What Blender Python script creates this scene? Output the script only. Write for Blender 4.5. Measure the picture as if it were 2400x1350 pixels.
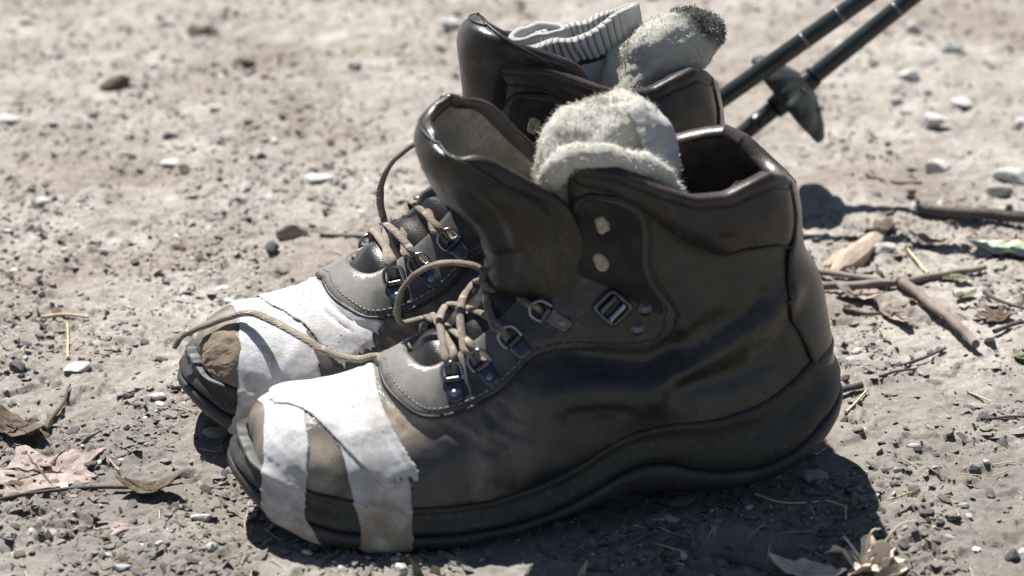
import bpy, bmesh, math, random
import numpy as np
from mathutils import Vector
from mathutils.bvhtree import BVHTree
from mathutils.geometry import delaunay_2d_cdt

for o in list(bpy.data.objects):
    bpy.data.objects.remove(o)
SC = bpy.context.scene
COL = SC.collection
RNG = np.random.default_rng(7)
random.seed(7)

# ------------------------------------------------------------------ camera, sky, sun, exposure
CAM_D, CAM_P, CAM_F = 1.36, math.radians(24), 86.0
cam_data = bpy.data.cameras.new('camera')
camera = bpy.data.objects.new('camera', cam_data)
COL.objects.link(camera)
camera.location = (0, -CAM_D*math.cos(CAM_P), CAM_D*math.sin(CAM_P))
camera.rotation_euler = (math.pi/2-CAM_P, 0, 0)
cam_data.lens = CAM_F
cam_data.sensor_width = 36
cam_data.clip_start = .05
cam_data.clip_end = 400
cam_data.dof.use_dof = True
cam_data.dof.focus_distance = 1.20
cam_data.dof.aperture_fstop = 8.0
SC.camera = camera

SUN_AZ = (-.51, .86)                      # where the sun stands, seen from above (behind the boots, to the left)
SUN_EL = math.radians(61)
world = bpy.data.worlds.new('World')
SC.world = world
world.use_nodes = True
wn = world.node_tree
bg = wn.nodes['Background']
sky = wn.nodes.new('ShaderNodeTexSky')
sky.sky_type = 'NISHITA'
sky.sun_disc = False
sky.sun_elevation = SUN_EL
sky.sun_rotation = math.atan2(SUN_AZ[0], SUN_AZ[1])
sky.air_density = .8
sky.dust_density = .3
hs = wn.nodes.new('ShaderNodeHueSaturation'); hs.inputs['Saturation'].default_value = .9
wn.links.new(sky.outputs[0], hs.inputs['Color']); wn.links.new(hs.outputs[0], bg.inputs['Color'])
bg.inputs['Strength'].default_value = .05
sun_data = bpy.data.lights.new('sun', 'SUN')
sun_data.energy = 5.0
sun_data.angle = math.radians(.53)
sun_data.color = (1, .97, .93)
sun = bpy.data.objects.new('sun', sun_data)
COL.objects.link(sun)
n_ = math.hypot(*SUN_AZ)
sdir = Vector((SUN_AZ[0]/n_*math.cos(SUN_EL), SUN_AZ[1]/n_*math.cos(SUN_EL), math.sin(SUN_EL)))
sun.rotation_euler = sdir.to_track_quat('Z', 'Y').to_euler()
sun.location = sdir*3
SC.view_settings.view_transform = 'Standard'
SC.view_settings.look = 'None'
SC.view_settings.gamma = 1
SC.view_settings.use_curve_mapping = False
SC.view_settings.exposure = 1.08
SC.render.engine = 'CYCLES'

# ------------------------------------------------------------------ pixel of the photograph -> point on a level plane
def gp(px, py, z=-.003):
    k = CAM_F/36*2400
    fw = np.array([0, math.cos(CAM_P), -math.sin(CAM_P)]); up = np.array([0, math.sin(CAM_P), math.cos(CAM_P)])
    d = fw+np.array([1., 0, 0])*(px-1200)/k-up*(py-675)/k
    o = np.array(camera.location)
    t = (z-o[2])/d[2]
    return o+d*t

# ------------------------------------------------------------------ noise in numpy
def _hash(ix, iy, iz, seed):
    h = (ix.astype(np.int64)*374761393+iy.astype(np.int64)*668265263+iz.astype(np.int64)*2147483647+seed*974634511) & 0xffffffff
    h = ((h ^ (h >> 13))*1274126177) & 0xffffffff
    h = ((h ^ (h >> 16))*2246822519) & 0xffffffff
    return ((h ^ (h >> 15)) & 0xffff)/65535.*2-1
def vnoise(P, seed=0):
    P = np.asarray(P, float)
    if P.shape[-1] == 2: P = np.concatenate([P, np.zeros(P.shape[:-1]+(1,))], -1)
    i = np.floor(P).astype(np.int64); f = P-i; w = f*f*f*(f*(f*6-15)+10)
    r = 0
    for a in (0, 1):
        wa = w[..., 0] if a else 1-w[..., 0]
        for b in (0, 1):
            wb = w[..., 1] if b else 1-w[..., 1]
            for c in (0, 1):
                wc = w[..., 2] if c else 1-w[..., 2]
                r = r+wa*wb*wc*_hash(i[..., 0]+a, i[..., 1]+b, i[..., 2]+c, seed)
    return r
def vnoise2(P, seed=0):
    i = np.floor(P).astype(np.int64); f = P-i; w = f*f*f*(f*(f*6-15)+10); z = np.zeros_like(i[..., 0]); r = 0
    for a in (0, 1):
        wa = w[..., 0] if a else 1-w[..., 0]
        for b in (0, 1):
            wb = w[..., 1] if b else 1-w[..., 1]
            r = r+wa*wb*_hash(i[..., 0]+a, i[..., 1]+b, z, seed)
    return r
def fbm(P, seed=0, n=4, g=.5, f=vnoise):
    r = 0; a = 1
    for k in range(n):
        r = r+a*f(P*2**k+k*17.3, seed+k); a *= g
    return r

# ------------------------------------------------------------------ meshes
def tag(o, label=None, cat=None, group=None, kind=None):
    for k, v in (('label', label), ('category', cat), ('group', group), ('kind', kind)):
        if v: o[k] = v
    return o
def empty(name, loc=(0, 0, 0), rot=(0, 0, 0)):
    o = bpy.data.objects.new(name, None); COL.objects.link(o)
    o.location = loc; o.rotation_euler = rot; o.empty_display_size = .02
    return o
def mesh(name, V, Fs, mat, parent=None, smooth=True, weld=0, recalc=False, mats=None, fm=None):
    V = np.asarray(V, float).reshape(-1, 3)
    me = bpy.data.meshes.new(name)
    if isinstance(Fs, np.ndarray):
        k = Fs.shape[1]
        me.vertices.add(len(V)); me.vertices.foreach_set('co', V.ravel())
        me.loops.add(Fs.size); me.loops.foreach_set('vertex_index', Fs.ravel().astype(np.int32))
        me.polygons.add(len(Fs)); me.polygons.foreach_set('loop_start', np.arange(0, Fs.size, k, dtype=np.int32))
        me.update(calc_edges=True)
    else:
        me.from_pydata(V.tolist(), [], [tuple(int(i) for i in f) for f in Fs])
    for m in (mats or [mat]): me.materials.append(m)
    if fm is not None: me.polygons.foreach_set('material_index', np.asarray(fm, np.int32))
    if weld or recalc:
        b = bmesh.new(); b.from_mesh(me)
        if weld: bmesh.ops.remove_doubles(b, verts=b.verts, dist=weld)
        if recalc: bmesh.ops.recalc_face_normals(b, faces=b.faces)
        b.to_mesh(me); b.free()
    me.polygons.foreach_set('use_smooth', np.full(len(me.polygons), smooth))
    me.update()
    o = bpy.data.objects.new(name, me); COL.objects.link(o)
    if parent: o.parent = parent
    return o
def gfaces(nu, nv, off=0, wrapv=False, wrapu=False):
    u = np.arange(nu if wrapu else nu-1); v = np.arange(nv if wrapv else nv-1)
    U, V = np.meshgrid(u, v, indexing='ij'); U2 = (U+1) % nu; V2 = (V+1) % nv
    return np.stack([U*nv+V, U2*nv+V, U2*nv+V2, U*nv+V2], -1).reshape(-1, 4)+off
def cat(parts):
    """[(V, F)] -> one V, F (quads/tris mixed as lists when needed)"""
    Vs, Fs, n = [], [], 0
    for V, Fx in parts:
        V = np.asarray(V).reshape(-1, 3); Vs.append(V)
        Fs += [[int(i)+n for i in f] for f in Fx]; n += len(V)
    return np.concatenate(Vs), Fs
def resample(P, n, closed=False, smooth=True):
    P = np.asarray(P, float)
    if closed: P = np.concatenate([P, P[:1]])
    if smooth and len(P) > 2:
        Q = []
        N = len(P)
        for i in range(N-1):
            p0 = P[i-1] if i > 0 else (P[-2] if closed else 2*P[0]-P[1])
            p3 = P[i+2] if i+2 < N else (P[1] if closed else 2*P[-1]-P[-2])
            for f in np.linspace(0, 1, 14, endpoint=False):
                Q.append(.5*(2*P[i]+(-p0+P[i+1])*f+(2*p0-5*P[i]+4*P[i+1]-p3)*f*f+(-p0+3*P[i]-3*P[i+1]+p3)*f**3))
        Q.append(P[-1]); P = np.array(Q)
    d = np.concatenate([[0], np.cumsum(np.linalg.norm(np.diff(P, axis=0), axis=1)+1e-9)])
    t = np.linspace(0, d[-1], n+1 if closed else n)
    R = np.stack([np.interp(t, d, P[:, k]) for k in range(P.shape[1])], 1)
    return R[:-1] if closed else R
def tube(P, r, n=8, closed=False, flat=1., upv=(0, 0, 1), caps=True, jit=0, seed=0):
    P = np.asarray(P, float); m = len(P); r = np.broadcast_to(np.asarray(r, float), (m,))
    T = np.roll(P, -1, 0)-np.roll(P, 1, 0)
    if not closed: T[0] = P[1]-P[0]; T[-1] = P[-1]-P[-2]
    T /= np.linalg.norm(T, axis=1, keepdims=True)+1e-12
    up = np.broadcast_to(np.asarray(upv, float), P.shape)
    S = np.cross(T, up); bad = np.linalg.norm(S, axis=1) < .15
    if bad.any():
        S[bad] = np.cross(T[bad], np.array([.3, 1, .2]))
    S /= np.linalg.norm(S, axis=1, keepdims=True)+1e-12
    U = np.cross(S, T)
    a = np.linspace(0, 2*np.pi, n, endpoint=False)
    rr = r[:, None]*np.ones(n)
    if jit: rr = rr*(1+jit*vnoise(np.stack(np.broadcast_arrays(np.arange(m)[:, None]*.35, a*1.1+9), -1), seed))
    V = P[:, None]+S[:, None]*(np.cos(a)*rr)[..., None]+U[:, None]*(np.sin(a)*rr*flat)[..., None]
    Fx = gfaces(m, n, 0, True, closed).tolist()
    V = V.reshape(-1, 3)
    if caps and not closed:
        V = np.concatenate([V, P[:1]-T[:1]*r[0]*.5, P[-1:]+T[-1:]*r[-1]*.5]); c = m*n
        Fx += [[c, (k+1) % n, k] for k in range(n)]+[[c+1, (m-1)*n+k, (m-1)*n+(k+1) % n] for k in range(n)]
    return V, Fx
def icos(sub=1):
    b = bmesh.new(); bmesh.ops.create_icosphere(b, subdivisions=sub, radius=1)
    V = np.array([v.co[:] for v in b.verts]); Fx = np.array([[v.index for v in f.verts] for f in b.faces]); b.free()
    return V, Fx
ICO = {k: icos(k) for k in (1, 2, 3)}
def shell(P, th, N=None):
    """closed leather sheet from a grid of outer points P[u,v], th thick on the +N side, with rounded rims"""
    nu, nv = P.shape[:2]
    if N is None:
        a = np.gradient(P, axis=0); b = np.gradient(P, axis=1); N = np.cross(a, b); N /= np.linalg.norm(N, axis=-1, keepdims=True)+1e-9
    th = np.broadcast_to(np.asarray(th, float), (nu, nv))
    Q = P+N*th[..., None]
    V = [P.reshape(-1, 3), Q.reshape(-1, 3)]
    n = nu*nv; Fx = gfaces(nu, nv).tolist()+[f[::-1] for f in gfaces(nu, nv, n).tolist()]
    ring = [(i, 0) for i in range(nu)]+[(nu-1, j) for j in range(1, nv)]+[(i, nv-1) for i in range(nu-2, -1, -1)]+[(0, j) for j in range(nv-2, 0, -1)]
    cen = []
    for i, j in ring:
        ii = min(max(i, 1), nu-2); jj = min(max(j, 1), nv-2)
        out = P[i, j]-P[ii, jj]; out = out/(np.linalg.norm(out)+1e-9)
        t_ = th[i, j]
        cen.append([P[i, j]+N[i, j]*t_*.15+out*t_*.28, P[i, j]+N[i, j]*t_*.5+out*t_*.45, P[i, j]+N[i, j]*t_*.85+out*t_*.28])
    cen = np.array(cen); m = len(ring); b0 = 2*n
    V.append(cen.reshape(-1, 3))
    for k in range(m):
        k2 = (k+1) % m; a = ring[k][0]*nv+ring[k][1]; c = ring[k2][0]*nv+ring[k2][1]
        Fx += [[a, c, b0+k2*3, b0+k*3], [b0+k*3, b0+k2*3, b0+k2*3+1, b0+k*3+1], [b0+k*3+1, b0+k2*3+1, b0+k2*3+2, b0+k*3+2], [b0+k*3+2, b0+k2*3+2, n+c, n+a]]
    return np.concatenate(V), Fx

# ------------------------------------------------------------------ materials
def node_mat(name):
    m = bpy.data.materials.new(name); m.use_nodes = True
    nt = m.node_tree; nt.nodes.clear()
    out = nt.nodes.new('ShaderNodeOutputMaterial'); bs = nt.nodes.new('ShaderNodeBsdfPrincipled')
    nt.links.new(bs.outputs[0], out.inputs[0])
    return m, nt, bs
def nz(nt, co, scale, detail=4, rough=.55, dist=0.):
    n = nt.nodes.new('ShaderNodeTexNoise'); n.inputs['Scale'].default_value = scale
    n.inputs['Detail'].default_value = detail; n.inputs['Roughness'].default_value = rough; n.inputs['Distortion'].default_value = dist
    nt.links.new(co, n.inputs['Vector']); return n.outputs['Fac']
def ramp(nt, fac, stops, interp='LINEAR'):
    r = nt.nodes.new('ShaderNodeValToRGB'); r.color_ramp.interpolation = interp
    e = r.color_ramp.elements
    while len(e) < len(stops): e.new(.5)
    for k, (p, c) in enumerate(stops):
        e[k].position = p; e[k].color = (c, c, c, 1) if isinstance(c, (int, float)) else (*c, 1)
    nt.links.new(fac, r.inputs['Fac']); return r.outputs['Color']
def mix(nt, fac, a, b, mode='MIX'):
    n = nt.nodes.new('ShaderNodeMix'); n.data_type = 'RGBA'; n.blend_type = mode
    for s, v in ((n.inputs[0], fac), (n.inputs[6], a), (n.inputs[7], b)):
        if hasattr(v, 'links') or hasattr(v, 'is_linked'): nt.links.new(v, s)
        elif isinstance(v, (int, float)): s.default_value = v
        else: s.default_value = (*v, 1)
    return n.outputs[2]
def math_n(nt, op, a, b=None, clamp=False):
    n = nt.nodes.new('ShaderNodeMath'); n.operation = op; n.use_clamp = clamp
    for s, v in ((n.inputs[0], a), (n.inputs[1], b)):
        if v is None: continue
        if isinstance(v, (int, float)): s.default_value = v
        else: nt.links.new(v, s)
    return n.outputs[0]
def coords(nt):
    c = nt.nodes.new('ShaderNodeTexCoord'); return c.outputs['Object']
def sep(nt, co):
    s = nt.nodes.new('ShaderNodeSeparateXYZ'); nt.links.new(co, s.inputs[0]); return s.outputs
def mapr(nt, v, a, b, c=0., d=1.):
    n = nt.nodes.new('ShaderNodeMapRange'); n.interpolation_type = 'SMOOTHSTEP'
    nt.links.new(v, n.inputs[0])
    for k, x in enumerate((a, b, c, d)): n.inputs[k+1].default_value = x
    return n.outputs[0]
def bump(nt, bs, h, dist, strength=1., prev=None):
    b = nt.nodes.new('ShaderNodeBump'); b.inputs['Distance'].default_value = dist; b.inputs['Strength'].default_value = strength
    nt.links.new(h, b.inputs['Height'])
    if prev is not None: nt.links.new(prev, b.inputs['Normal'])
    nt.links.new(b.outputs[0], bs.inputs['Normal']); return b.outputs[0]
def attr(nt, name):
    a = nt.nodes.new('ShaderNodeAttribute'); a.attribute_name = name; return a.outputs['Fac']

def leather(name, dark, light, rough=(.38, .6), dust_sun=(.30, .25, .19), dust_amt=.25, toe=False, grain=.00011, spec=.35, worn=None, wrinkle=.0, tint=None, scuff=.5, coat=0.):
    m, nt, bs = node_mat(name); co = coords(nt)
    big = nz(nt, co, 28, 5, .6, .4); mid = nz(nt, co, 130, 6, .65); fine = nz(nt, co, 1500, 3, .6)
    c = mix(nt, ramp(nt, big, [(.32, 0), (.68, 1)]), dark, light)
    c = mix(nt, ramp(nt, mid, [(.4, 0), (.8, .4)]), c, tuple(x*.62 for x in dark))
    c = mix(nt, ramp(nt, fine, [(.5, 0), (.75, .18)]), c, tuple(min(1, x*1.5+.01) for x in light))
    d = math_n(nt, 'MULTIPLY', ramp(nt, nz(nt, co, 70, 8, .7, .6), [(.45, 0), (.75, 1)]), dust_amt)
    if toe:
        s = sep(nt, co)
        tx = mapr(nt, s[0], .150, .095); d2 = math_n(nt, 'MULTIPLY', tx, ramp(nt, nz(nt, co, 45, 8, .7, .3), [(.3, .25), (.62, .95)]))  # toe dirt, stretched to paint the sunlit front of vamp and eyestay paler
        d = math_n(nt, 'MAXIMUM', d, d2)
    c = mix(nt, d, c, dust_sun)
    if worn is not None:
        w = ramp(nt, nz(nt, co, 210, 5, .75, .2), [(.62, 0), (.72, .8)])
        c = mix(nt, w, c, worn)
    if tint is not None:
        c = mix(nt, ramp(nt, nz(nt, co, 17, 4, .55, .5), [(.44, 0), (.60, .85)]), c, tint)
    sc_ = nz(nt, co, 34, 7, .8, 3.2)
    c = mix(nt, math_n(nt, 'MULTIPLY', ramp(nt, sc_, [(.485, 0), (.5, 1), (.515, 0)]), math_n(nt, 'MULTIPLY', ramp(nt, nz(nt, co, 55, 3), [(.48, 0), (.62, 1)]), scuff)), c, tuple(min(1, x*3+.05) for x in light))
    vor = nt.nodes.new('ShaderNodeTexVoronoi'); vor.feature = 'DISTANCE_TO_EDGE'; vor.inputs['Scale'].default_value = 900
    nt.links.new(co, vor.inputs['Vector'])
    h = math_n(nt, 'ADD', math_n(nt, 'MULTIPLY', mid, 1.3), math_n(nt, 'ADD', math_n(nt, 'MULTIPLY', ramp(nt, vor.outputs[0], [(0, 0), (.12, 1)]), .5), fine))
    pn = bump(nt, bs, h, grain, .9)
    if wrinkle:
        wv = nz(nt, co, 160, 2, .5, 2.5); bump(nt, bs, ramp(nt, wv, [(.42, 1), (.5, 0), (.58, 1)]), wrinkle, .8, pn)
    nt.links.new(c, bs.inputs['Base Color'])
    r = ramp(nt, mid, [(.3, rough[0]), (.75, rough[1])])
    r = math_n(nt, 'ADD', r, math_n(nt, 'MULTIPLY', d, .35), True)
    nt.links.new(r, bs.inputs['Roughness']); bs.inputs['Specular IOR Level'].default_value = spec
    b2 = nt.nodes.new('ShaderNodeBump'); b2.inputs['Distance'].default_value = max(grain*.7, .00004); b2.inputs['Strength'].default_value = .8; nt.links.new(h, b2.inputs['Height']); nt.links.new(b2.outputs[0], bs.inputs['Coat Normal'])
    bs.inputs['Coat Weight'].default_value = coat; bs.inputs['Coat Roughness'].default_value = .2
    return m
def plain(name, c1, c2, scale=60, rough=.6, bumpd=.0002, bscale=500, metal=0, spec=.4, fine=None, sheen=0):
    m, nt, bs = node_mat(name); co = coords(nt)
    f = ramp(nt, nz(nt, co, scale, 6, .65, .3), [(.3, 0), (.7, 1)])
    c = mix(nt, f, c1, c2)
    if fine is not None: c = mix(nt, ramp(nt, nz(nt, co, scale*9, 4, .7), [(.55, 0), (.72, .85)]), c, fine)
    nt.links.new(c, bs.inputs['Base Color']); bs.inputs['Roughness'].default_value = rough
    bs.inputs['Metallic'].default_value = metal; bs.inputs['Specular IOR Level'].default_value = spec
    if sheen: bs.inputs['Sheen Weight'].default_value = sheen
    if bumpd: bump(nt, bs, nz(nt, co, bscale, 5, .65), bumpd, .8)
    return m
M = {}
M['leather'] = leather('worn_brown_leather', (.0105, .0108, .0092), (.026, .0245, .0185), toe=True, rough=(.24, .36), dust_sun=(.33, .275, .21), dust_amt=.06, spec=.14, coat=.6, grain=.00009, tint=(.013, .017, .020))
M['eyestay'] = leather('grey_brown_leather', (.020, .020, .019), (.048, .047, .043), toe=True, rough=(.28, .42), dust_sun=(.175, .165, .148), dust_amt=.08, coat=.3, spec=.2, grain=.00005, tint=(.022, .026, .029))
M['dark_patch'] = leather('rough_dark_leather', (.009, .008, .0065), (.024, .020, .0155), rough=(.45, .6), dust_amt=.12, grain=.0003, spec=.25)
M['collar'] = leather('collar_leather', (.014, .012, .010), (.030, .025, .020), rough=(.24, .36), dust_sun=(.22, .18, .14), dust_amt=.08, coat=.3, spec=.22, grain=.00007, tint=(.014, .016, .018))
M['rim'] = leather('red_brown_rim_leather', (.020, .0155, .0135), (.046, .033, .028), rough=(.28, .42), dust_sun=(.26, .21, .17), dust_amt=.15, grain=.00006, coat=.12, spec=.25)
M['tongue'] = leather('tongue_leather', (.012, .011, .0095), (.028, .024, .0195), rough=(.26, .40), dust_sun=(.22, .19, .15), dust_amt=.08, coat=.28, spec=.22, grain=.00007, tint=(.010, .012, .014))
M['lining'] = leather('lining_leather', (.014, .013, .014), (.036, .030, .029), rough=(.28, .45), dust_sun=(.26, .22, .17), dust_amt=.1, grain=.00006, spec=.3)
M['tan_lining'] = leather('tan_lining_leather', (.12, .105, .085), (.24, .21, .17), rough=(.38, .5), dust_sun=(.30, .27, .22), dust_amt=.3, grain=.00006, spec=.3)
M['rubber'] = plain('grey_green_rubber', (.013, .015, .013), (.030, .032, .026), 50, .55, .00025, 420, fine=(.085, .078, .062))
M['sole'] = plain('black_rubber_sole', (.012, .013, .014), (.035, .037, .038), 60, .5, .0002, 420, fine=(.07, .065, .055))
M['thread'] = plain('pale_thread', (.20, .175, .14), (.36, .32, .26), 200, .8, 0)
M['welt'] = plain('dark_leather_welt', (.010, .009, .008), (.030, .025, .020), 90, .5, .0002, 700)
M['steel'] = plain('worn_steel', (.16, .17, .19), (.36, .37, .40), 200, .28, .0001, 900, metal=1, fine=(.10, .09, .08))
M['dark_steel'] = plain('dark_steel', (.05, .055, .06), (.14, .145, .16), 200, .3, .0001, 900, metal=1)
M['torn'] = plain('torn_cream_felt', (.26, .23, .155), (.44, .40, .29), 300, .7, .0004, 700, fine=(.12, .10, .07))
M['mud'] = plain('dried_mud', (.12, .09, .062), (.22, .175, .12), 80, .95, .0012, 160, fine=(.09, .06, .035))
M['white_metal'] = plain('silver_band', (.12, .13, .135), (.22, .23, .23), 80, .35, 0, metal=.6)
M['pole'] = plain('dark_green_black_paint', (.008, .011, .010), (.020, .026, .023), 30, .28, .00005, 300, fine=(.04, .045, .04))
M['basket'] = plain('grey_green_plastic', (.011, .014, .012), (.026, .031, .027), 90, .5, .0002, 400)
M['plastic'] = plain('black_plastic', (.010, .010, .012), (.02, .02, .022), 90, .4, .0001, 400)
M['tip'] = plain('tip_steel', (.3, .3, .3), (.4, .4, .4), 90, .35, 0, metal=1)
M['cork'] = plain('grip_foam', (.02, .02, .02), (.035, .035, .035), 90, .8, .0004, 300)

def lace_mat():
    m, nt, bs = node_mat('brown_shoelace'); co = coords(nt)
    c = mix(nt, ramp(nt, nz(nt, co, 55, 5), [(.3, 0), (.7, 1)]), (.15, .122, .098), (.34, .29, .235))
    c = mix(nt, ramp(nt, nz(nt, co, 240, 3), [(.58, 0), (.68, .9)]), c, (.50, .45, .37))
    w = nt.nodes.new('ShaderNodeTexWave'); w.inputs['Scale'].default_value = 420; w.inputs['Distortion'].default_value = 1.5
    w.bands_direction = 'DIAGONAL'; nt.links.new(co, w.inputs['Vector'])
    c = mix(nt, ramp(nt, w.outputs['Fac'], [(.2, .5), (.6, 0)]), c, (.09, .07, .052))
    nt.links.new(c, bs.inputs['Base Color']); bs.inputs['Roughness'].default_value = .85; bs.inputs['Specular IOR Level'].default_value = .2
    bump(nt, bs, w.outputs['Fac'], .0003, .9)
    return m
M['lace'] = lace_mat()
def tape_mat():
    m, nt, bs = node_mat('dirty_white_cloth_tape'); co = coords(nt); s = sep(nt, co)
    c = mix(nt, ramp(nt, nz(nt, co, 60, 6, .65, .4), [(.35, 0), (.7, 1)]), (.60, .605, .615), (.42, .42, .425))
    low = mapr(nt, s[2], .050, .006)                                   # road dirt soaks up from the sole
    dirt = math_n(nt, 'MULTIPLY', low, ramp(nt, nz(nt, co, 75, 7, .7, .5), [(.28, .08), (.56, .95)]))
    dirt = math_n(nt, 'MAXIMUM', dirt, ramp(nt, nz(nt, co, 48, 8, .75, .8), [(.45, 0), (.70, .8)]))
    dirt = math_n(nt, 'MAXIMUM', dirt, ramp(nt, nz(nt, co, 420, 4, .7), [(.60, 0), (.74, .6)]))
    c = mix(nt, dirt, c, (.24, .19, .13))
    vor = nt.nodes.new('ShaderNodeTexVoronoi'); vor.inputs['Scale'].default_value = 430; nt.links.new(co, vor.inputs['Vector'])
    sp = math_n(nt, 'MULTIPLY', ramp(nt, vor.outputs['Distance'], [(.10, 1), (.24, 0)]), ramp(nt, nz(nt, co, 90, 5, .7), [(.52, 0), (.60, 1)]))
    c = mix(nt, sp, c, (.04, .035, .03))
    nt.links.new(c, bs.inputs['Base Color']); bs.inputs['Roughness'].default_value = .9; bs.inputs['Specular IOR Level'].default_value = .15
    ws = []
    for d in ('X', 'Z'):
        w = nt.nodes.new('ShaderNodeTexWave'); w.inputs['Scale'].default_value = 650; w.inputs['Distortion'].default_value = 3; w.bands_direction = d
        nt.links.new(co, w.inputs['Vector']); ws.append(w.outputs['Fac'])
    h = math_n(nt, 'ADD', ws[0], ws[1])
    pn = bump(nt, bs, h, .00011, .6)
    wr = nz(nt, co, 38, 3, .5, 1.2); bump(nt, bs, ramp(nt, wr, [(.46, 1), (.5, 0), (.53, 1)]), .00012, .4, pn)
    return m
M['tape'] = tape_mat()
def wool_mat(name, a, b, c3, dirt=None, bs_=900):
    m, nt, bs = node_mat(name); co = coords(nt)
    c = mix(nt, ramp(nt, nz(nt, co, 70, 6, .7, .5), [(.35, 0), (.7, 1)]), a, b)
    c = mix(nt, ramp(nt, nz(nt, co, 420, 4, .7), [(.55, 0), (.75, .6)]), c, c3)
    if dirt:
        at = attr(nt, 'dirt'); c = mix(nt, at, c, mix(nt, ramp(nt, nz(nt, co, 160, 5, .7), [(.4, 0), (.6, 1)]), dirt[0], dirt[1]))
    nt.links.new(c, bs.inputs['Base Color']); bs.inputs['Roughness'].default_value = 1; bs.inputs['Specular IOR Level'].default_value = .05
    bs.inputs['Sheen Weight'].default_value = .25
    bump(nt, bs, nz(nt, co, bs_, 6, .75, 1.), .0016, 1)
    return m
M['wool'] = wool_mat('cream_felted_wool', (.74, .71, .62), (.58, .555, .47), (.40, .38, .31))
M['wool_dirty'] = wool_mat('dirty_wool', (.62, .60, .52), (.44, .42, .35), (.25, .24, .20), dirt=((.030, .031, .028), (.075, .085, .062)))
M['dark_thread'] = plain('dark_thread', (.03, .026, .02), (.06, .05, .04), 200, .8, 0)
M['fibre'] = plain('wool_fibres', (.70, .67, .58), (.52, .50, .42), 90, 1, 0)
M['fibre_dark'] = plain('dark_wool_fibres', (.05, .055, .045), (.12, .12, .10), 90, 1, 0)
M['knit'] = wool_mat('white_knit', (.68, .68, .67), (.54, .54, .54), (.44, .44, .44), bs_=1600)
M['rib_knit'] = wool_mat('grey_rib_knit', (.78, .77, .72), (.66, .65, .61), (.45, .46, .48), dirt=((.10, .11, .13), (.16, .17, .19)), bs_=1600)
M['inner_knit'] = wool_mat('cream_smooth_knit', (.64, .63, .58), (.50, .49, .45), (.40, .39, .36), bs_=1400)
M['navy'] = plain('navy_stripe', (.012, .016, .035), (.03, .04, .075), 90, .9, .0003, 900)
# ---- boot surface: local mm, x toe->heel, y far side +, z up ; t = section, th = 0 dorsal .. pi sole/heel ----
SEC = np.array([
# Dx  Dz    Bx  Bz   W   s0   n1   n2
[10, 31,    10, 25,  10, .55, 2.0, 2.0],
[11, 42,    13, 14,  25, .62, 2.1, 2.6],
[17, 49,    21, 10,  33, .66, 2.2, 3.2],
[28, 54,    33,  8,  40, .70, 2.2, 3.6],
[44, 56.5,  49,  7,  45.5,.72,1.9,4.0],
[60, 59.5,    69,  6,  48.5,.73,1.85, 4.0],
[74, 66.5,  91,  6,  49.5,.73,1.85, 4.0],
[86, 72.5,  116,  8,  49, .72,1.85,3.8],
[97, 78,   146, 12,  46, .70,1.85,3.6],
[107,85,   186, 12,  43, .66,1.95,3.3],
[116.5,93.5,  236, 12,  41, .60, 2.1, 3.0],
[124,102,  272, 17,  38.5,.58,1.9, 2.6],
[130,109.5,286, 33,  35.5,.56,2.2, 2.5],
[135,118,  287, 53,  34, .53, 2.3, 2.4],
[138.5,128,283, 75,  33.8, .50, 2.3, 2.3],
[141,139,  277, 94,  34.5,.50,2.3, 2.3],
[142,150,  268,110,36, .50, 2.3, 2.3],
[142.5,159,264.5,127, 38.5,.50,2.3, 2.3],
[142.5,166,262, 141, 40, .50, 2.3, 2.3]], float)
RIM_S = np.array([0,.15,.25,.42,.53,.66,.76,.84,.91,1.0])
RIM_E = np.array([0,3,4.5,0,-2,1,7,11,9,1.0])
NSEC = len(SEC)-1
def crom(tab, t):
    t = np.clip(np.asarray(t, float), 0, len(tab)-1-1e-9)
    i = np.floor(t).astype(int); f = (t-i)[..., None]
    p0 = tab[np.clip(i-1, 0, None)]; p1 = tab[i]; p2 = tab[i+1]; p3 = tab[np.clip(i+2, None, len(tab)-1)]
    return .5*((2*p1)+(-p0+p2)*f+(2*p0-5*p1+4*p2-p3)*f*f+(-p0+3*p1-3*p2+p3)*f**3)
def sstep(x, a, b):
    v = np.clip((x-a)/(b-a), 0, 1); return v*v*(3-2*v)
def F0(t, th):
    t, th = np.broadcast_arrays(np.asarray(t, float), np.asarray(th, float))
    S = crom(SEC, t); D = S[..., 0:2]; B = S[..., 2:4]
    W, s0, n1, n2 = S[..., 4], S[..., 5], S[..., 6], S[..., 7]
    c = np.cos(th); sn = np.sin(th); n = np.where(c > 0, n1, n2)
    ac = np.abs(c)**(2/n); asn = np.abs(sn)**(2/n)
    s = np.where(c > 0, s0*(1-ac), s0+(1-s0)*ac)
    xz = D+s[..., None]*(B-D); y = W*np.sign(sn)*asn
    e = np.interp(s, RIM_S, RIM_E)*sstep(t, 14.5, 18)
    y = y*np.where(sn > 0, 1-.13*np.exp(-((t-5.2)/3.2)**2), 1)   # straighter inner side
    pad = 2.6*np.exp(-((t-16.8)/1.1)**2)*sstep(s, .25, .5)
    y = y+np.sign(sn)*pad*asn
    P = np.stack([xz[..., 0]+pad*np.clip(-c, 0, 1)*.8, y, xz[..., 1]+e], -1)
    return P
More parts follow.
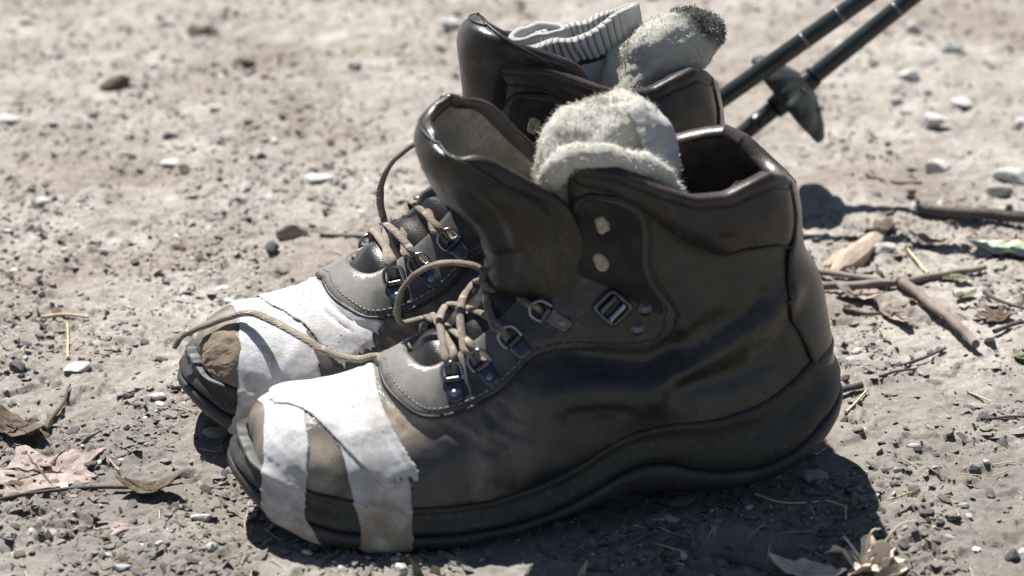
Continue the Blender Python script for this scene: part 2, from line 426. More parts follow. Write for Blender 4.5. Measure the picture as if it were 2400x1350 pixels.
# soft folds, (polyline in x,z), amplitude mm (+ out), width mm
FOLDS = [([(132, 76), (150, 77), (165, 74), (188, 71), (200, 76)], -3.6, 6), ([(138, 60), (155, 62), (175, 60), (190, 57)], 4.0, 11),
         ([(196, 62), (210, 67), (226, 74), (244, 83), (256, 94)], 3.0, 6), ([(205, 76), (222, 85), (240, 96)], -2.4, 7), ([(200, 58), (225, 60), (250, 66)], -2.2, 7),
         ([(196, 118), (215, 100), (238, 92)], 1.0, 9), ([(92, 52), (104, 46), (112, 40)], -1.2, 2.6), ([(80, 50), (90, 43)], -.6, 3), ([(210, 142), (220, 132), (232, 128)], -1.0, 4), ([(66, 66), (70, 59), (78, 53), (90, 49)], -1.2, 1.5), ([(63, 63), (67, 56), (75, 50)], -1.0, 1.3),
         ([(203, 72), (217, 79), (231, 88), (243, 98)], -.8, 1.6), ([(200, 68), (212, 72), (224, 79)], -.6, 1.3), ([(206, 80), (218, 88), (228, 97)], -.5, 1.4), ([(140, 68), (152, 70), (166, 68), (182, 66)], -.5, 1.5), ([(150, 52), (164, 53), (178, 50)], -.5, 1.6),
         ([(118, 60), (126, 52), (136, 49)], -.8, 1.4), ([(100, 56), (110, 47), (120, 42)], -.7, 1.3), ([(232, 150), (238, 140), (250, 134)], -.8, 3), ([(262, 84), (252, 74), (240, 70)], -.9, 3), ([(150, 98), (163, 92), (176, 92)], .9, 6), ([(112, 55), (121, 48), (131, 44)], -1.1, 2.2)]
def folds(P):
    d = np.zeros(P.shape[:-1])
    for pl, amp, sig in FOLDS:
        pl = np.array(pl, float); q = P[..., [0, 2]]; best = np.full(d.shape, 1e9)
        for a, b in zip(pl[:-1], pl[1:]):
            ab = b-a; u = np.clip(((q-a)@ab)/(ab@ab), 0, 1)
            best = np.minimum(best, np.linalg.norm(q-a-u[..., None]*ab, axis=-1))
        d += amp*np.exp(-(best/sig)**2)
    return d
def nrm0(t, th, f=F0):
    e = 1e-3
    a = f(np.clip(t+e, 0, NSEC), th)-f(np.clip(t-e, 0, NSEC), th); b = f(t, th+e)-f(t, th-e)
    n = np.cross(a, b); n /= np.linalg.norm(n, axis=-1, keepdims=True)+1e-12
    return n
def F1(t, th):
    P = F0(t, th)
    if FOLDS: P = P+nrm0(t, th)*(folds(P)*np.clip(np.abs(np.sin(th))*1.5, 0, 1))[..., None]
    return P
def FN(t, th, off=0.):
    """body surface point pushed out by off mm"""
    t, th = np.broadcast_arrays(np.asarray(t, float), np.asarray(th, float))
    return F1(t, th)+nrm0(t, th, F1)*np.asarray(off)[..., None]
# ---- end boot surface ----
# ------------------------------------------------------------------ the boot builder
PI = math.pi
TH0_T = [0, 6.74, 6.78, 6.85, 7.0, 7.3, 8, 11, 12.4, 12.9, 13.3, 13.8, 15, 16.7, 18]
TH0_V = [0, 0, .10, .21, .32, .40, .42, .41, .46, .53, .66, .70, .67, .62, .60]
def th0(t): return np.interp(t, TH0_T, TH0_V)
EYE = [(5.78, 0), (5.72, -.12), (5.73, -.35), (5.93, -.56), (6.3, -.76), (6.87, -.855), (7.7, -.90), (8.43, -.90), (9, -.873), (9.9, -.83), (10.67, -.916), (11.13, -1.056),
       (11.4, -1.16), (11.93, -1.326), (12.5, -1.405), (12.97, -1.43), (13.27, -1.45), (13.6, -1.42), (13.93, -1.37), (14.3, -1.335), (14.87, -1.31), (15.7, -1.335), (16.33, -1.326),
       (16.67, -1.283), (16.8, -1.204), (16.77, -1.03), (16.62, -.846), (16.2, -.72)]
OUT_X = np.array([0, 1.5, 5, 15, 30, 60, 95, 130, 170, 210, 250, 268, 280, 287.5, 291.5, 293])
OUT_W = np.array([0, 11, 21, 35, 44, 51.5, 53, 49, 44.5, 42, 40, 36.5, 29, 19, 9, 0])
GRV = [(0, 27), (4, 26), (14, 18), (40, 8), (70, 4), (94, 2.5), (125, 2.5), (146, 7), (161, 13), (173, 19.5), (183, 23), (197, 22), (209, 17), (222, 13.5), (241, 12.5), (257, 17), (268, 24), (280, 32), (290, 36), (297, 37)]
BOT = [(0, 20), (6, 15), (15, 8), (30, 1.5), (50, -3), (80, -4.8), (105, -4.8), (130, -2.2), (150, 2), (167, 6), (185, 8), (200, 5.5), (225, 3), (245, 4.5), (260, 9), (273, 15), (282, 21), (297, 25)]
TOP = [(0, 35), (4, 34.5), (11, 32), (16, 31), (30, 26), (54, 21), (76, 17), (93, 15.5), (114, 15.5), (136, 19), (153, 26), (169, 35), (182, 40), (199, 41), (221, 39.5), (242, 43), (260, 50), (272, 57), (280, 60), (297, 62)]
def lut(tab, x): a = np.array(tab, float); return np.interp(x, a[:, 0], a[:, 1])
def smooth1(v, n):
    for _ in range(n): v = (np.roll(v, 1, 0)+2*v+np.roll(v, -1, 0))/4
    return v

class Boot:
    def __init__(self, name, loc, rot, sc, mir, label, group, vis):
        self.root = empty(name, loc, rot); tag(self.root, label, 'hiking boot', group)
        self.sc, self.mir, self.vis = sc, mir, vis          # vis: sign of th on the side the camera sees
        self.bvh_parts = []
    def X(self, P):
        Q = np.asarray(P, float)*(.001*self.sc)
        if self.mir: Q = Q*np.array([1, -1, 1])
        return Q
    def add(self, name, V, Fx, mat, parent=None, **k):
        o = mesh(name, self.X(V), Fx, mat, parent or self.root, **k); return o
    def S(self, t, th, off=0.): return FN(t, th, off)
    def pth(self, pts, off=0., n=None, closed=False):
        """(t, th[, off]) list -> smooth 3-D polyline on the leather"""
        p = np.array([(a[0], a[1], a[2] if len(a) > 2 else off) for a in pts], float)
        if n: p = resample(p*np.array([9, 38, 1.]), n, closed)/np.array([9, 38, 1.])
        return self.S(p[:, 0], p[:, 1], p[:, 2])
    # --- a leather overlay cut to an outline in (t, th)
    def patch(self, name, outl, h, r, mat, base=0., step=1.7, parent=None, skirt=1.2, puff=None, rough=0):
        K = np.array([9., 38.])
        B = resample(np.array(outl, float)*K, max(40, int(len(outl)*7)), True)
        L = np.linalg.norm(np.roll(B, -1, 0)-B, axis=1).sum(); B = resample(B, int(L/1.3), True, smooth=False)
        a = .5*np.sum(B[:, 0]*np.roll(B[:, 1], -1)-np.roll(B[:, 0], -1)*B[:, 1])
        if a < 0: B = B[::-1]
        T = np.roll(B, -1, 0)-np.roll(B, 1, 0); T /= np.linalg.norm(T, axis=1, keepdims=True)+1e-9; Nn = np.stack([-T[:, 1], T[:, 0]], 1)
        def inside(q):
            x, y = q[:, 0:1], q[:, 1:2]; x1, y1 = B[:, 0], B[:, 1]; x2, y2 = np.roll(x1, -1), np.roll(y1, -1)
            c = ((y1 > y) != (y2 > y)) & (x < (x2-x1)*(y-y1)/(y2-y1+1e-12)+x1); return (c.sum(1) % 2) == 1
        def dist(q):
            d = np.full(len(q), 1e9); A = B; D = np.roll(B, -1, 0)-B; l2 = (D**2).sum(1)+1e-9
            for s in range(0, len(q), 2000):
                w = q[s:s+2000, None]-A; u = np.clip((w*D).sum(-1)/l2, 0, 1); d[s:s+2000] = np.linalg.norm(w-u[..., None]*D, axis=-1).min(1)
            return d
        pts = [B]
        for ins in (.22, .75, 1.5):
            q = B+Nn*ins; q = q[inside(q)]; dq = dist(q); pts.append(q[dq > ins*.9][::(1 if ins < 1 else 2)])
        lo, hi = B.min(0), B.max(0); gx = np.arange(lo[0], hi[0], step); gy = np.arange(lo[1], hi[1], step*.87)
        g = np.stack(np.meshgrid(gx, gy), -1); g[1::2, :, 0] += step/2; g = g.reshape(-1, 2); g = g[inside(g)]; g = g[dist(g) > 2.1]; pts.append(g)
        Q = np.concatenate(pts); nb = len(B)
        res = delaunay_2d_cdt([Vector(p) for p in Q.tolist()], [(i, (i+1) % nb) for i in range(nb)], [], 1, 1e-5)
        q = np.array([v[:] for v in res[0]]); Fx = [list(f) for f in res[2]]
        d = dist(q); e = np.sqrt(1-(1-np.minimum(d/r, 1))**2)
        off = base+h*e; off[d < 1e-3] = base-skirt
        if rough: off = off+rough*sstep(d, 0, 3)*(fbm(q/6., 3, 4)+.7*np.maximum(0, fbm(q/2.5, 5, 3)))
        if puff: off = off+puff*sstep(d, 0, 14)
        V = self.S(q[:, 0]/K[0], q[:, 1]/K[1], off)
        N = nrm0(q[:, 0]/K[0], q[:, 1]/K[1])
        f0 = np.array(Fx[len(Fx)//2]); fn = np.cross(V[f0[1]]-V[f0[0]], V[f0[2]]-V[f0[0]])
        if (fn@N[f0[0]] < 0) != self.mir: Fx = [f[::-1] for f in Fx]
        return self.add(name, V, Fx, mat, parent), B/K
    def both(self, outl):
        """outline given for the -th side -> mirrored copy for the +th side"""
        return [(t, -th) for t, th in outl][::-1]

    def build(self, seed=0):
        S = self.S; root = self.root; b0 = self
        # ---- upper
        t = np.concatenate([np.linspace(0, 2, 26), np.linspace(2, 6.7, 52)[1:], np.linspace(6.7, 7.4, 22)[1:], np.linspace(7.4, 18, 150)[1:]])
        nv = 190; v = np.linspace(0, 1, nv)
        A = th0(t); T = np.repeat(t[:, None], nv, 1); TH = A[:, None]+(2*PI-2*A[:, None])*v
        wob = lambda P: .35*fbm(P/26., seed, 3)+.16*fbm(P/7., seed+5, 2)
        P = S(T, TH); P = P+nrm0(T, TH, F1)*wob(P)[..., None]
        edge = S(T[:, [0, -1]], TH[:, [0, -1]], -2.6)
        g0 = gfaces(len(t), nv); n = P.shape[0]*nv
        V = np.concatenate([P.reshape(-1, 3), edge[:, 0], edge[:, 1]]); m = len(t); Fx = g0.tolist()
        for i in range(m-1):
            if t[i] >= 6.74:
                Fx += [[i*nv, n+i, n+i+1, (i+1)*nv], [i*nv+nv-1, (i+1)*nv+nv-1, n+m+i+1, n+m+i]]
        cap = [i for i in range(nv)]
        Fx.append(cap)
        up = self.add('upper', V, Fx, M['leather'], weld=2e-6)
        self.bvh_parts.append((V, g0.tolist()))
        # ---- lining
        tl = np.linspace(7.2, 18, 120); A = th0(tl); Tl = np.repeat(tl[:, None], nv, 1); THl = A[:, None]+(2*PI-2*A[:, None])*v
        dep = 2.6+5.4*sstep(Tl, 13, 17)
        Pl = S(Tl, THl, -dep+.5*np.sin(Tl*5+np.cos(THl*3)*2)*sstep(Tl, 13, 15))
        self.add('lining', Pl, gfaces(len(tl), nv)[:, ::-1], M['lining'])
        # ---- rim roll
        vv = np.linspace(0, 1, 260); A = th0(18.); th = A+(2*PI-2*A)*vv
        rows = [S(17.5+0*th, th, -.5), S(17.62+0*th, th, 1.2), S(17.8+0*th, th, 1.7)]
        O = S(18+0*th, th, 0); Nn = nrm0(18-.01+0*th, th); U = O-S(17.7+0*th, th, 0); U /= np.linalg.norm(U, axis=1, keepdims=True)
        for a in np.linspace(0, PI, 9):
            rows.append(O+Nn*(-3.2+4.4*math.cos(a))+U*(2.0*math.sin(a)))
        rows += [S(17.4+0*th, th, -9.2), S(16.9+0*th, th, -9.0), S(16.3+0*th, th, -8.2), S(15.8+0*th, th, -7.0)]
        R = np.array(rows); R[3:12] += (.25*vnoise(R[3:12]/22., seed+3))[..., None]*np.array([.4, .4, 1])
        V, Fx = R.reshape(-1, 3), gfaces(len(R), 260).tolist()
        Fx.append([k*260 for k in range(len(R))]); Fx.append([k*260+259 for k in range(len(R))][::-1])
        rim = self.add('collar_rim', V, Fx, M['rim'])
        pip = tube(S(17.5+0*th, th, 1.0), .75, 6); self.add('rim_piping', *pip, M['welt'], rim)
        # ---- collar padding (both sides), heel strip, eyestay
        for sg in (1, -1):
            ol = [(17.75, -.66), (17.0, -.72), (17.0, -.86), (16.98, -1.05), (16.78, -1.2), (16.5, -1.36), (15.98, -1.536), (15.72, -1.68), (15.75, -1.8), (15.95, -1.95), (16.0, -2.2), (16.0, -2.44), (16.5, -2.56),
                  (17.3, -2.56), (17.75, -2.5), (17.75, -2.1), (17.75, -1.7), (17.75, -1.2)]
            o, B = self.patch('collar_panel', ol if sg == 1 else self.both(ol), 1.5, 4, M['collar'], puff=2.2)
            seam = [(17.0, -.8), (16.98, -1.05), (16.78, -1.2), (16.5, -1.36), (15.98, -1.536), (15.7, -1.68), (15.73, -1.8), (15.92, -1.95), (15.98, -2.2), (15.98, -2.46)]
            p = self.pth([(a, b*sg, .3) for a, b in seam], n=90); self.add('seam_cord', *tube(p, .75, 6), M['welt'], o)
        tb = np.linspace(12.55, 17.9, 90)
        thb = np.interp(tb, [12.3, 13.13, 13.53, 13.93, 14.4, 15, 15.77, 16.2, 16.9, 17.9], [2.5, 2.35, 2.29, 2.235, 2.2, 2.27, 2.42, 2.54, 2.583, 2.56])
        vb = np.concatenate([[0, 0, .012, .03], np.linspace(.06, .94, 30), [.97, .988, 1, 1]])
        ob = np.concatenate([[-1, .9, 1.5, 1.6], np.full(30, 1.5), [1.6, 1.5, .9, -1]])
        TB = np.repeat(tb[:, None], len(vb), 1); HB = thb[:, None]+(2*PI-2*thb[:, None])*vb
        Vb = S(TB, HB, ob[None]+.5*np.sin(TB*2.2)*np.exp(-((HB-PI)/.5)**2))
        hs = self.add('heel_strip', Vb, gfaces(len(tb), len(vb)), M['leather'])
        for sg in (-1, 1):
            p = S(tb, np.where(sg < 0, thb, 2*PI-thb), .8); self.add('strip_piping', *tube(p, 1.15, 7), M['welt'], hs)
        near = EYE[1:]; thr = [(tt, -(float(th0(tt))-.012)) for tt in (15.5, 14.6, 13.8, 13.35, 12.9, 12.4, 11, 9.5, 8, 7.3, 7.0, 6.85, 6.77)]
        half = near+thr
        ol = [EYE[0]]+half+[(6.72, 0)]+[(a, -b) for a, b in half][::-1]
        # one continuous panel round the throat: outer edge near, up, throat edge down, round the U, and the far side
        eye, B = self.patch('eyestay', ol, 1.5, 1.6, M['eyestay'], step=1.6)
        self.eye = eye
        full = [(a, b) for a, b in EYE[::-1]]+[(a, -b) for a, b in EYE[1:]]
        p = self.pth([(a, b, .5) for a, b in full], n=420); self.add('eyestay_welt', *tube(p, 1.0, 7), M['welt'], eye)
        # stitches 2.6 mm inside the edge
        sv, sf = [], []
        q = resample(np.array(full)*np.array([9., 38.]), 520)
        Tq = np.gradient(q, axis=0); Tq /= np.linalg.norm(Tq, axis=1, keepdims=True); Nq = np.stack([Tq[:, 1], -Tq[:, 0]], 1)
        cen = np.array([10*9., 0]);
        sgn = np.sign(((cen-q)*Nq).sum(1).mean()); q2 = q+Nq*sgn*2.3
        pp = self.S(q2[:, 0]/9, q2[:, 1]/38, np.full(len(q2), 1.62))
        parts = []
        dk_ = []
        for i in range(2, len(pp)-3, 3): (parts if q2[i, 0]/9 < 9.6 else dk_).append(tube(pp[i:i+3], .36, 4))
        V, Fx = cat(parts); st = self.add('stitching', V, Fx, M['thread'], eye); st['kind'] = 'stuff'
        V, Fx = cat(dk_); st = self.add('stitching', V, Fx, M['dark_thread'], eye); st['kind'] = 'stuff'
        # darker ankle patches where the speed hooks sat
        for sg in (1, -1):
            dl = [(16.55, -.86), (16.6, -1.05), (16.55, -1.17), (16.25, -1.26), (15.6, -1.275), (14.9, -1.25), (14.25, -1.275), (13.8, -1.32), (13.4, -1.365), (13.05, -1.36), (13.2, -1.2), (13.35, -1.07), (13.4, -.95), (13.45, -.80), (14.2, -.76), (15.2, -.74), (16.1, -.76)]
            d, _ = self.patch('ankle_patch', dl if sg == 1 else self.both(dl), .55, .8, M['dark_patch'], base=1.5, skirt=.4, parent=eye)
        # ---- sole
        xs = np.concatenate([np.linspace(0, 1, 14)**2*18, np.linspace(18, 275, 110)[1:], 293-np.linspace(1, 0, 18)[1:]**2*18])
        w = np.interp(xs, OUT_X, OUT_W); w = smooth1(np.concatenate([-w[::-1], w]), 2)[len(w):] if False else w
        cx = np.concatenate([xs, xs[-2:0:-1]]); cy = np.concatenate([-w, (w*(1-.13*np.exp(-((xs-62)/62)**2)))[-2:0:-1]])
        C2 = resample(np.stack([cx, cy], 1), 420, True, smooth=False)
        for _ in range(6): C2 = (np.roll(C2, 1, 0)+2*C2+np.roll(C2, -1, 0))/4
        T = np.roll(C2, -1, 0)-np.roll(C2, 1, 0); T /= np.linalg.norm(T, axis=1, keepdims=True); N2 = np.stack([T[:, 1], -T[:, 0]], 1)   # outward (loop runs near side toe->heel)
        if (N2*(C2-np.array([140, 0]))).sum(1).mean() < 0: N2 = -N2
        x = C2[:, 0]; zt = lut(TOP, x); zg = lut(GRV, x); zb = lut(BOT, x)
        zt, zg, zb = smooth1(zt, 12), smooth1(zg, 8), smooth1(zb, 8)
        bv = BVHTree.FromPolygons(P.reshape(-1, 3).tolist(), g0.tolist())
        hit = np.zeros(len(C2))
        for i in range(len(C2)):
            o = np.array([*(C2[i]+N2[i]*30), zt[i]]); h = bv.ray_cast(Vector(o), Vector((-N2[i, 0], -N2[i, 1], 0)))
            hit[i] = 30-h[3] if h[0] is not None else -2
        hit = smooth1(np.clip(hit, -18, 3), 6)
        ang = np.exp(-((x-1)/9.)**2)*np.where(C2[:, 1]*self.vis > -25, 1, 1)
        rag = fbm(np.stack([np.arange(len(x))*.22, 0*x], -1), 5+seed, 3)
        lip = ang*(3.2+.8*rag)
        prof = [(-.05, .0, -1.6), (0., .0, .3), (.10, .02, 1.3), (.25, .12, 1.7), (.42, .34, 1.1), (.58, .60, .5), (.72, .80, .5), (.82, .90, 1.4), (.90, .96, 1.9), (.96, 1., 1.6), (1., 1., .7), (.99, 1., -2.2)]
        rows = []
        for k, (f, g, bl) in enumerate(prof):
            r = -1.0+(hit+1.0)*g+bl+lip*g*(1 if k < 11 else .72)
            z = zg+.3+(zt-zg)*f+(rag*1.0*ang if f > .9 else 0)
            ww = .35*vnoise(np.stack([C2[:, 0]/14, C2[:, 1]/14, z/9], -1), 31+seed)
            rows.append(np.concatenate([C2+N2*(r+ww)[:, None], z[:, None]], 1))
        R = np.array(rows); nn = len(C2)
        rand = self.add('rubber_rand', R.reshape(-1, 3), gfaces(len(R), nn, 0, True)[:, ::1], M['rubber'])
        self.bvh_parts.append((R.reshape(-1, 3), gfaces(len(R), nn, 0, True).tolist()))
        rows = []
        lug = .5+.5*np.sign(np.sin(np.arange(nn)*2*PI/nn*34))
        lug = smooth1(lug, 1)
        for f, bl in ((1.0, -6), (1.0, -1.6), (.97, .4), (.9, 1.6), (.72, 2.1), (.5, 1.9), (.3, 1.4), (.12, .5), (.02, -1.0), (-.02, -3.0), (-.02, -9)):
            z = zb+(zg-.2-zb)*f+(lug*1.6 if f < .05 else 0)
            ww = .3*vnoise(np.stack([C2[:, 0]/11, C2[:, 1]/11, z/6], -1), 51+seed)
            rows.append(np.concatenate([C2+N2*(-.6+bl+ww)[:, None], z[:, None]], 1))
        R = np.array(rows); V = R.reshape(-1, 3); Fx = gfaces(len(R), nn, 0, True).tolist()
        k = (len(R)-1)*nn
        mid = np.stack([x, C2[:, 1]*0, zb], 1); V = np.concatenate([V, mid]); Fx += gfaces(2, nn, k, True).tolist()
        self.add('outsole', V, Fx, M['sole'])
        self.bvh_parts.append((V, Fx))
        Va, Fa = cat(self.bvh_parts); self.bvh = BVHTree.FromPolygons(Va.tolist(), Fa)
        # ---- gusset: the inner tongue under the laces
        tg = np.linspace(6.4, 13.2, 60); vg = np.linspace(-1, 1, 41)
        TG, VG = np.meshgrid(tg, vg, indexing='ij'); hw = .78+.1*sstep(TG, 11, 13)
        bul = 2.6*(1-VG**2)*sstep(TG, 6.7, 8)-1.2-1.6*np.abs(VG)+.9*np.sin(TG*4.2+1)*(1-VG**2)
        self.add('tongue_gusset', S(TG, VG*hw, bul), gfaces(60, 41)[:, ::-1], M['tongue'])
        # ---- hardware
        self.rings = {}
        ROW = [((7.77, .576), (7.50, .74)), ((8.67, .60), (8.60, .76)), ((9.87, .585), (9.80, .71)), ((11.37, .60), (11.30, .76))]
        for sg in (-1, 1):
            for i, (a, c) in enumerate(ROW): self.rings[(sg, i)] = self.d_ring((a[0], a[1]*sg), (c[0], c[1]*sg))
            self.clip((12.73, 1.056*sg), [(12.3, 1.204*sg), (13.07, 1.257*sg)])
            for (a, c) in ((15.63, .977), (14.2, .977)): self.torn((a, c*sg))
    def frame(self, a, c):
        """origin at a, axis d from c towards a, side s, normal n"""
        n = nrm0(np.array(a[0]), np.array(a[1])); pa = self.S(np.array(a[0]), np.array(a[1]), np.array(1.6)); pc = self.S(np.array(c[0]), np.array(c[1]), np.array(1.6))
        d = pa-pc; d -= n*(d@n); d /= np.linalg.norm(d); return pa, pc, d, np.cross(n, d), n
    def rivet(self, c, parent, r=1.9, mat='steel'):
        n = nrm0(np.array(c[0]), np.array(c[1])); p = self.S(np.array(c[0]), np.array(c[1]), np.array(1.7))
        s = np.cross(n, [0, 0, 1.]); s /= np.linalg.norm(s); u = np.cross(n, s)
        rows = []
        for rr, h in ((1.25, -.4), (1.25, .25), (1.08, .45), (1., .45), (.95, .9), (.75, 1.25), (.4, 1.45), (.02, 1.5)):
            a = np.linspace(0, 2*PI, 18, endpoint=False); rows.append(p+(np.cos(a)[:, None]*s+np.sin(a)[:, None]*u)*r*rr+n*h)
        R = np.array(rows); self.add('rivet', R.reshape(-1, 3), gfaces(len(R), 18, 0, True), M[mat], parent, recalc=True)
    def d_ring(self, a, c):
        p, pc, d, s, n = self.frame(a, c)
        w, h = 4.6, 4.1
        pts = [(-w, -h*.8), (-w, h*.2), (-w*.72, h*.8), (0, h*1.08), (w*.72, h*.8), (w, h*.2), (w, -h*.8)]
        q = resample(np.array(pts, float), 26); bar = np.stack([np.linspace(w, -w, 8)[1:-1], np.full(6, -h*.8)], 1)
        q = np.concatenate([q, bar])
        P = p+q[:, :1]*s+q[:, 1:]*(d*.93)+n*(1.2+.36*(q[:, 1:]+h))
        o = self.add('lace_ring', *tube(P, .85, 8, True, upv=n), M['steel'])
        # leather-backed metal tab under the ring and its rivet
        L = np.linalg.norm(pc-p)
        tabp = resample(np.array([(-4.2, -h*.3), (-4.4, -h*.9), (-3.6, -L*.75), (-3.2, -L-2.5), (0, -L-3.8), (3.2, -L-2.5), (3.6, -L*.75), (4.4, -h*.9), (4.2, -h*.3)]), 30)
        rows = []
        for sc_, hh in ((1.06, -1.2), (1.06, .2), (.97, .55), (.55, .65)):
            cc = np.array([0, -L*.6]); qq = cc+(tabp-cc)*sc_; rows.append(p+qq[:, :1]*s+qq[:, 1:]*d+n*hh)
        R = np.array(rows); Fx = gfaces(len(R), 30, 0, True).tolist(); Fx.append([len(R)*30-30+k for k in range(30)])
        tb = self.add('ring_tab', R.reshape(-1, 3), Fx, M['dark_steel'], o, recalc=True)
        roll = tube(np.array([p+s*x_-d*h*.8+n*1.3 for x_ in np.linspace(-3.6, 3.6, 7)]), 1.5, 10, upv=n); self.add('ring_loop', *roll, M['dark_steel'], o)
        self.rivet(c, o)
        return p+d*h*.7+n*3.6, p, d, s, n
    def clip(self, a, rv):
        p, pc, d, s, n = self.frame(a, rv[0])
        w, h = 6.0, 6.2
        q = resample(np.array([(-w, -h), (-w, h), (w, h), (w, -h)], float), 36, True, smooth=False); q = smooth1(q, 2)
        P = p+q[:, :1]*s+q[:, 1:]*d+n*1.6
        o = self.add('lace_clip', *tube(P, 1.15, 8, True, upv=n), M['dark_steel'])
        for y0, ht in ((-3.2, 1.5), (2.4, 1.2)):
            r_ = tube(np.array([p+s*x_+d*y0+n*ht for x_ in np.linspace(-w+.6, w-.6, 9)]), 1.7, 8, upv=n); self.add('clip_bar', *r_, M['steel'] if y0 < 0 else M['dark_steel'], o)
        for c in rv: self.rivet(c, o, 2.6, 'dark_steel')
    def torn(self, c):
        n = nrm0(np.array(c[0]), np.array(c[1])); p = self.S(np.array(c[0]), np.array(c[1]), np.array(2.1))
        s = np.cross(n, [0, 0, 1.]); s /= np.linalg.norm(s); u = np.cross(n, s)
        if s[0] < 0: s, u = -s, -u
        rows = []; aa = np.linspace(0, 2*PI, 28, endpoint=False)
        kk = 1+.42*np.maximum(0, np.cos(aa-2.25))**3; base = np.stack([np.cos(aa)*3.1*kk, np.sin(aa)*3.6*kk], 1)
        base *= (1+.14*vnoise(np.stack([np.cos(aa)*2.0, np.sin(aa)*2.0], -1), int(c[0]*10)))[:, None]
        for rr, h in ((1.05, -.5), (1.0, .3), (.9, .95), (.7, 1.35), (.45, 1.2), (.2, .8), (.02, .6)):
            rows.append(p+base[:, :1]*rr*s+base[:, 1:]*rr*u+n*(h+.5*vnoise(base*rr*.9, 4))[:, None])
        R = np.array(rows); self.add('torn_felt_plug', R.reshape(-1, 3), gfaces(len(R), 28, 0, True), M['torn'], recalc=True)
    # ---- cloth tape laid over leather, rand and sole
    def tape(self, rows, nu=110, nv=34, lift=.35, seed=0, label=None, ragged=(0, 0), zig=.45):
        rows = np.array([(a[0], a[1], c[0], c[1]) for a, c in rows], float); K = np.array([9, 38, 9, 38.])
        q = resample(rows*K, nu)/K
        f = np.linspace(0, 1, nv)
        T = q[:, 0:1]*(1-f)+q[:, 2:3]*f; TH = q[:, 1:2]*(1-f)+q[:, 3:4]*f
        # torn ends
        for end, amt in ((0, ragged[0]), (nu-1, ragged[1])):
            if amt:
                sg = -1 if end == 0 else 1
                j = vnoise(np.stack([np.arange(nv)*.35, 0*f], -1), 60+seed)+.35*vnoise(np.stack([np.arange(nv)*1.3, 0*f], -1), 61+seed)
                k = (end+(-5 if end else 5)); step_ = TH[end]-TH[k]; TH[end] += step_*j*amt; 
        A = self.S(T, TH, 45.); Bp = self.S(T, TH, 0.)
        D = Bp-A; D /= np.linalg.norm(D, axis=-1, keepdims=True)
        hd = np.zeros(T.shape)
        for i in range(nu):
            for j in range(nv):
                h = self.bvh.ray_cast(Vector(A[i, j]), Vector(D[i, j])); hd[i, j] = h[3] if h[0] is not None and h[3] < 47 else 45.
        for _ in range(8):
            s = hd.copy(); s[1:-1] = (hd[:-2]+2*hd[1:-1]+hd[2:])/4; s[:, 1:-1] = (s[:, :-2]+2*s[:, 1:-1]+s[:, 2:])/4; hd = np.minimum(hd, s)   # bridge hollows
        rg = lambda a, b, s_: np.maximum(0, 1-np.abs(vnoise(np.stack([a, b], -1), s_))*3.5)
        wr = .30*fbm(np.stack([T*1.1, TH*5.5], -1), 70+seed, 3)+.32*rg(T*.9+TH*2, TH*.9, 75+seed)+.22*rg(T*.5-TH*2.6, TH*.7, 76+seed)
        P = A+D*(hd-lift-np.abs(wr))[..., None]
        e = np.gradient(P, axis=1)[:, [0, -1]]; e /= np.linalg.norm(e, axis=-1, keepdims=True)
        fr = zig*(np.arange(nu) % 2)+.2*vnoise(np.stack([np.arange(nu)*.9, np.arange(nu)*0.], -1), seed)+1.3*np.maximum(0, vnoise(np.stack([np.arange(nu)*1.9, np.arange(nu)*0.], -1), seed+4)-.72)/.28
        P[:, 0] -= e[:, 0]*fr[:, None]; P[:, -1] += e[:, 1]*fr[::-1, None]
        P[:, [0, -1]] += D[:, [0, -1]]*.2
        V = np.concatenate([P.reshape(-1, 3), (P+D*.25).reshape(-1, 3)]); n = nu*nv
        Fx = gfaces(nu, nv).tolist()+[x_[::-1] for x_ in gfaces(nu, nv, n).tolist()]
        ring = [i*nv for i in range(nu)]+[(nu-1)*nv+j for j in range(1, nv)]+[i*nv+nv-1 for i in range(nu-2, -1, -1)]+[j for j in range(nv-2, 0, -1)]
        for a, c in zip(ring, ring[1:]+ring[:1]): Fx.append([a, c, n+c, n+a])
        o = self.add('adhesive_tape', V, Fx, M['tape'], recalc=True)
        if label: o['label'] = label
        self.bvh_parts.append((V, Fx)); Va, Fa = cat(self.bvh_parts); self.bvh = BVHTree.FromPolygons(Va.tolist(), Fa)
        return o
    # ---- padded tongue from rows of (centre, near edge, far edge)
    def tongue(self, rows, th=5.0, seed=0, mat='tongue'):
        R = np.array(rows, float); nu, nv = 70, 49
        q = resample(R.reshape(len(R), 9), nu).reshape(nu, 3, 3); v = np.linspace(-1, 1, nv)
        P = np.zeros((nu, nv, 3))
        for j, x in enumerate(v):
            w = abs(x); E = q[:, 1] if x < 0 else q[:, 2]; d = E-q[:, 0]
            g = 1-math.cos(w*PI/2); yy = math.sin(w*PI/2)**.92
            P[:, j] = q[:, 0]+d*np.array([g, yy, g])
        a = np.gradient(P, axis=0); b = np.gradient(P, axis=1); N = np.cross(b, a); N /= np.linalg.norm(N, axis=-1, keepdims=True)+1e-9
        c = P[nu//2, nv//2]; inw = (P[nu//2, 0]+P[nu//2, -1])/2-c
        if N[nu//2, nv//2]@inw < 0: N = -N
        wr = .5*fbm(P/18., 90+seed, 3)
        UU, VV = np.meshgrid(np.linspace(0, 1, nu), v, indexing='ij')
        g_ = lambda x, c, w: np.exp(-((x-c)/w)**2)
        wr = wr+2.6*g_(VV, -.50+.10*np.sin(UU*6), .075)*sstep(UU, .12, .3)*(1-sstep(UU, .55, .75))-1.4*g_(VV, -.34+.10*np.sin(UU*6), .10)*sstep(UU, .12, .3)*(1-sstep(UU, .55, .7))
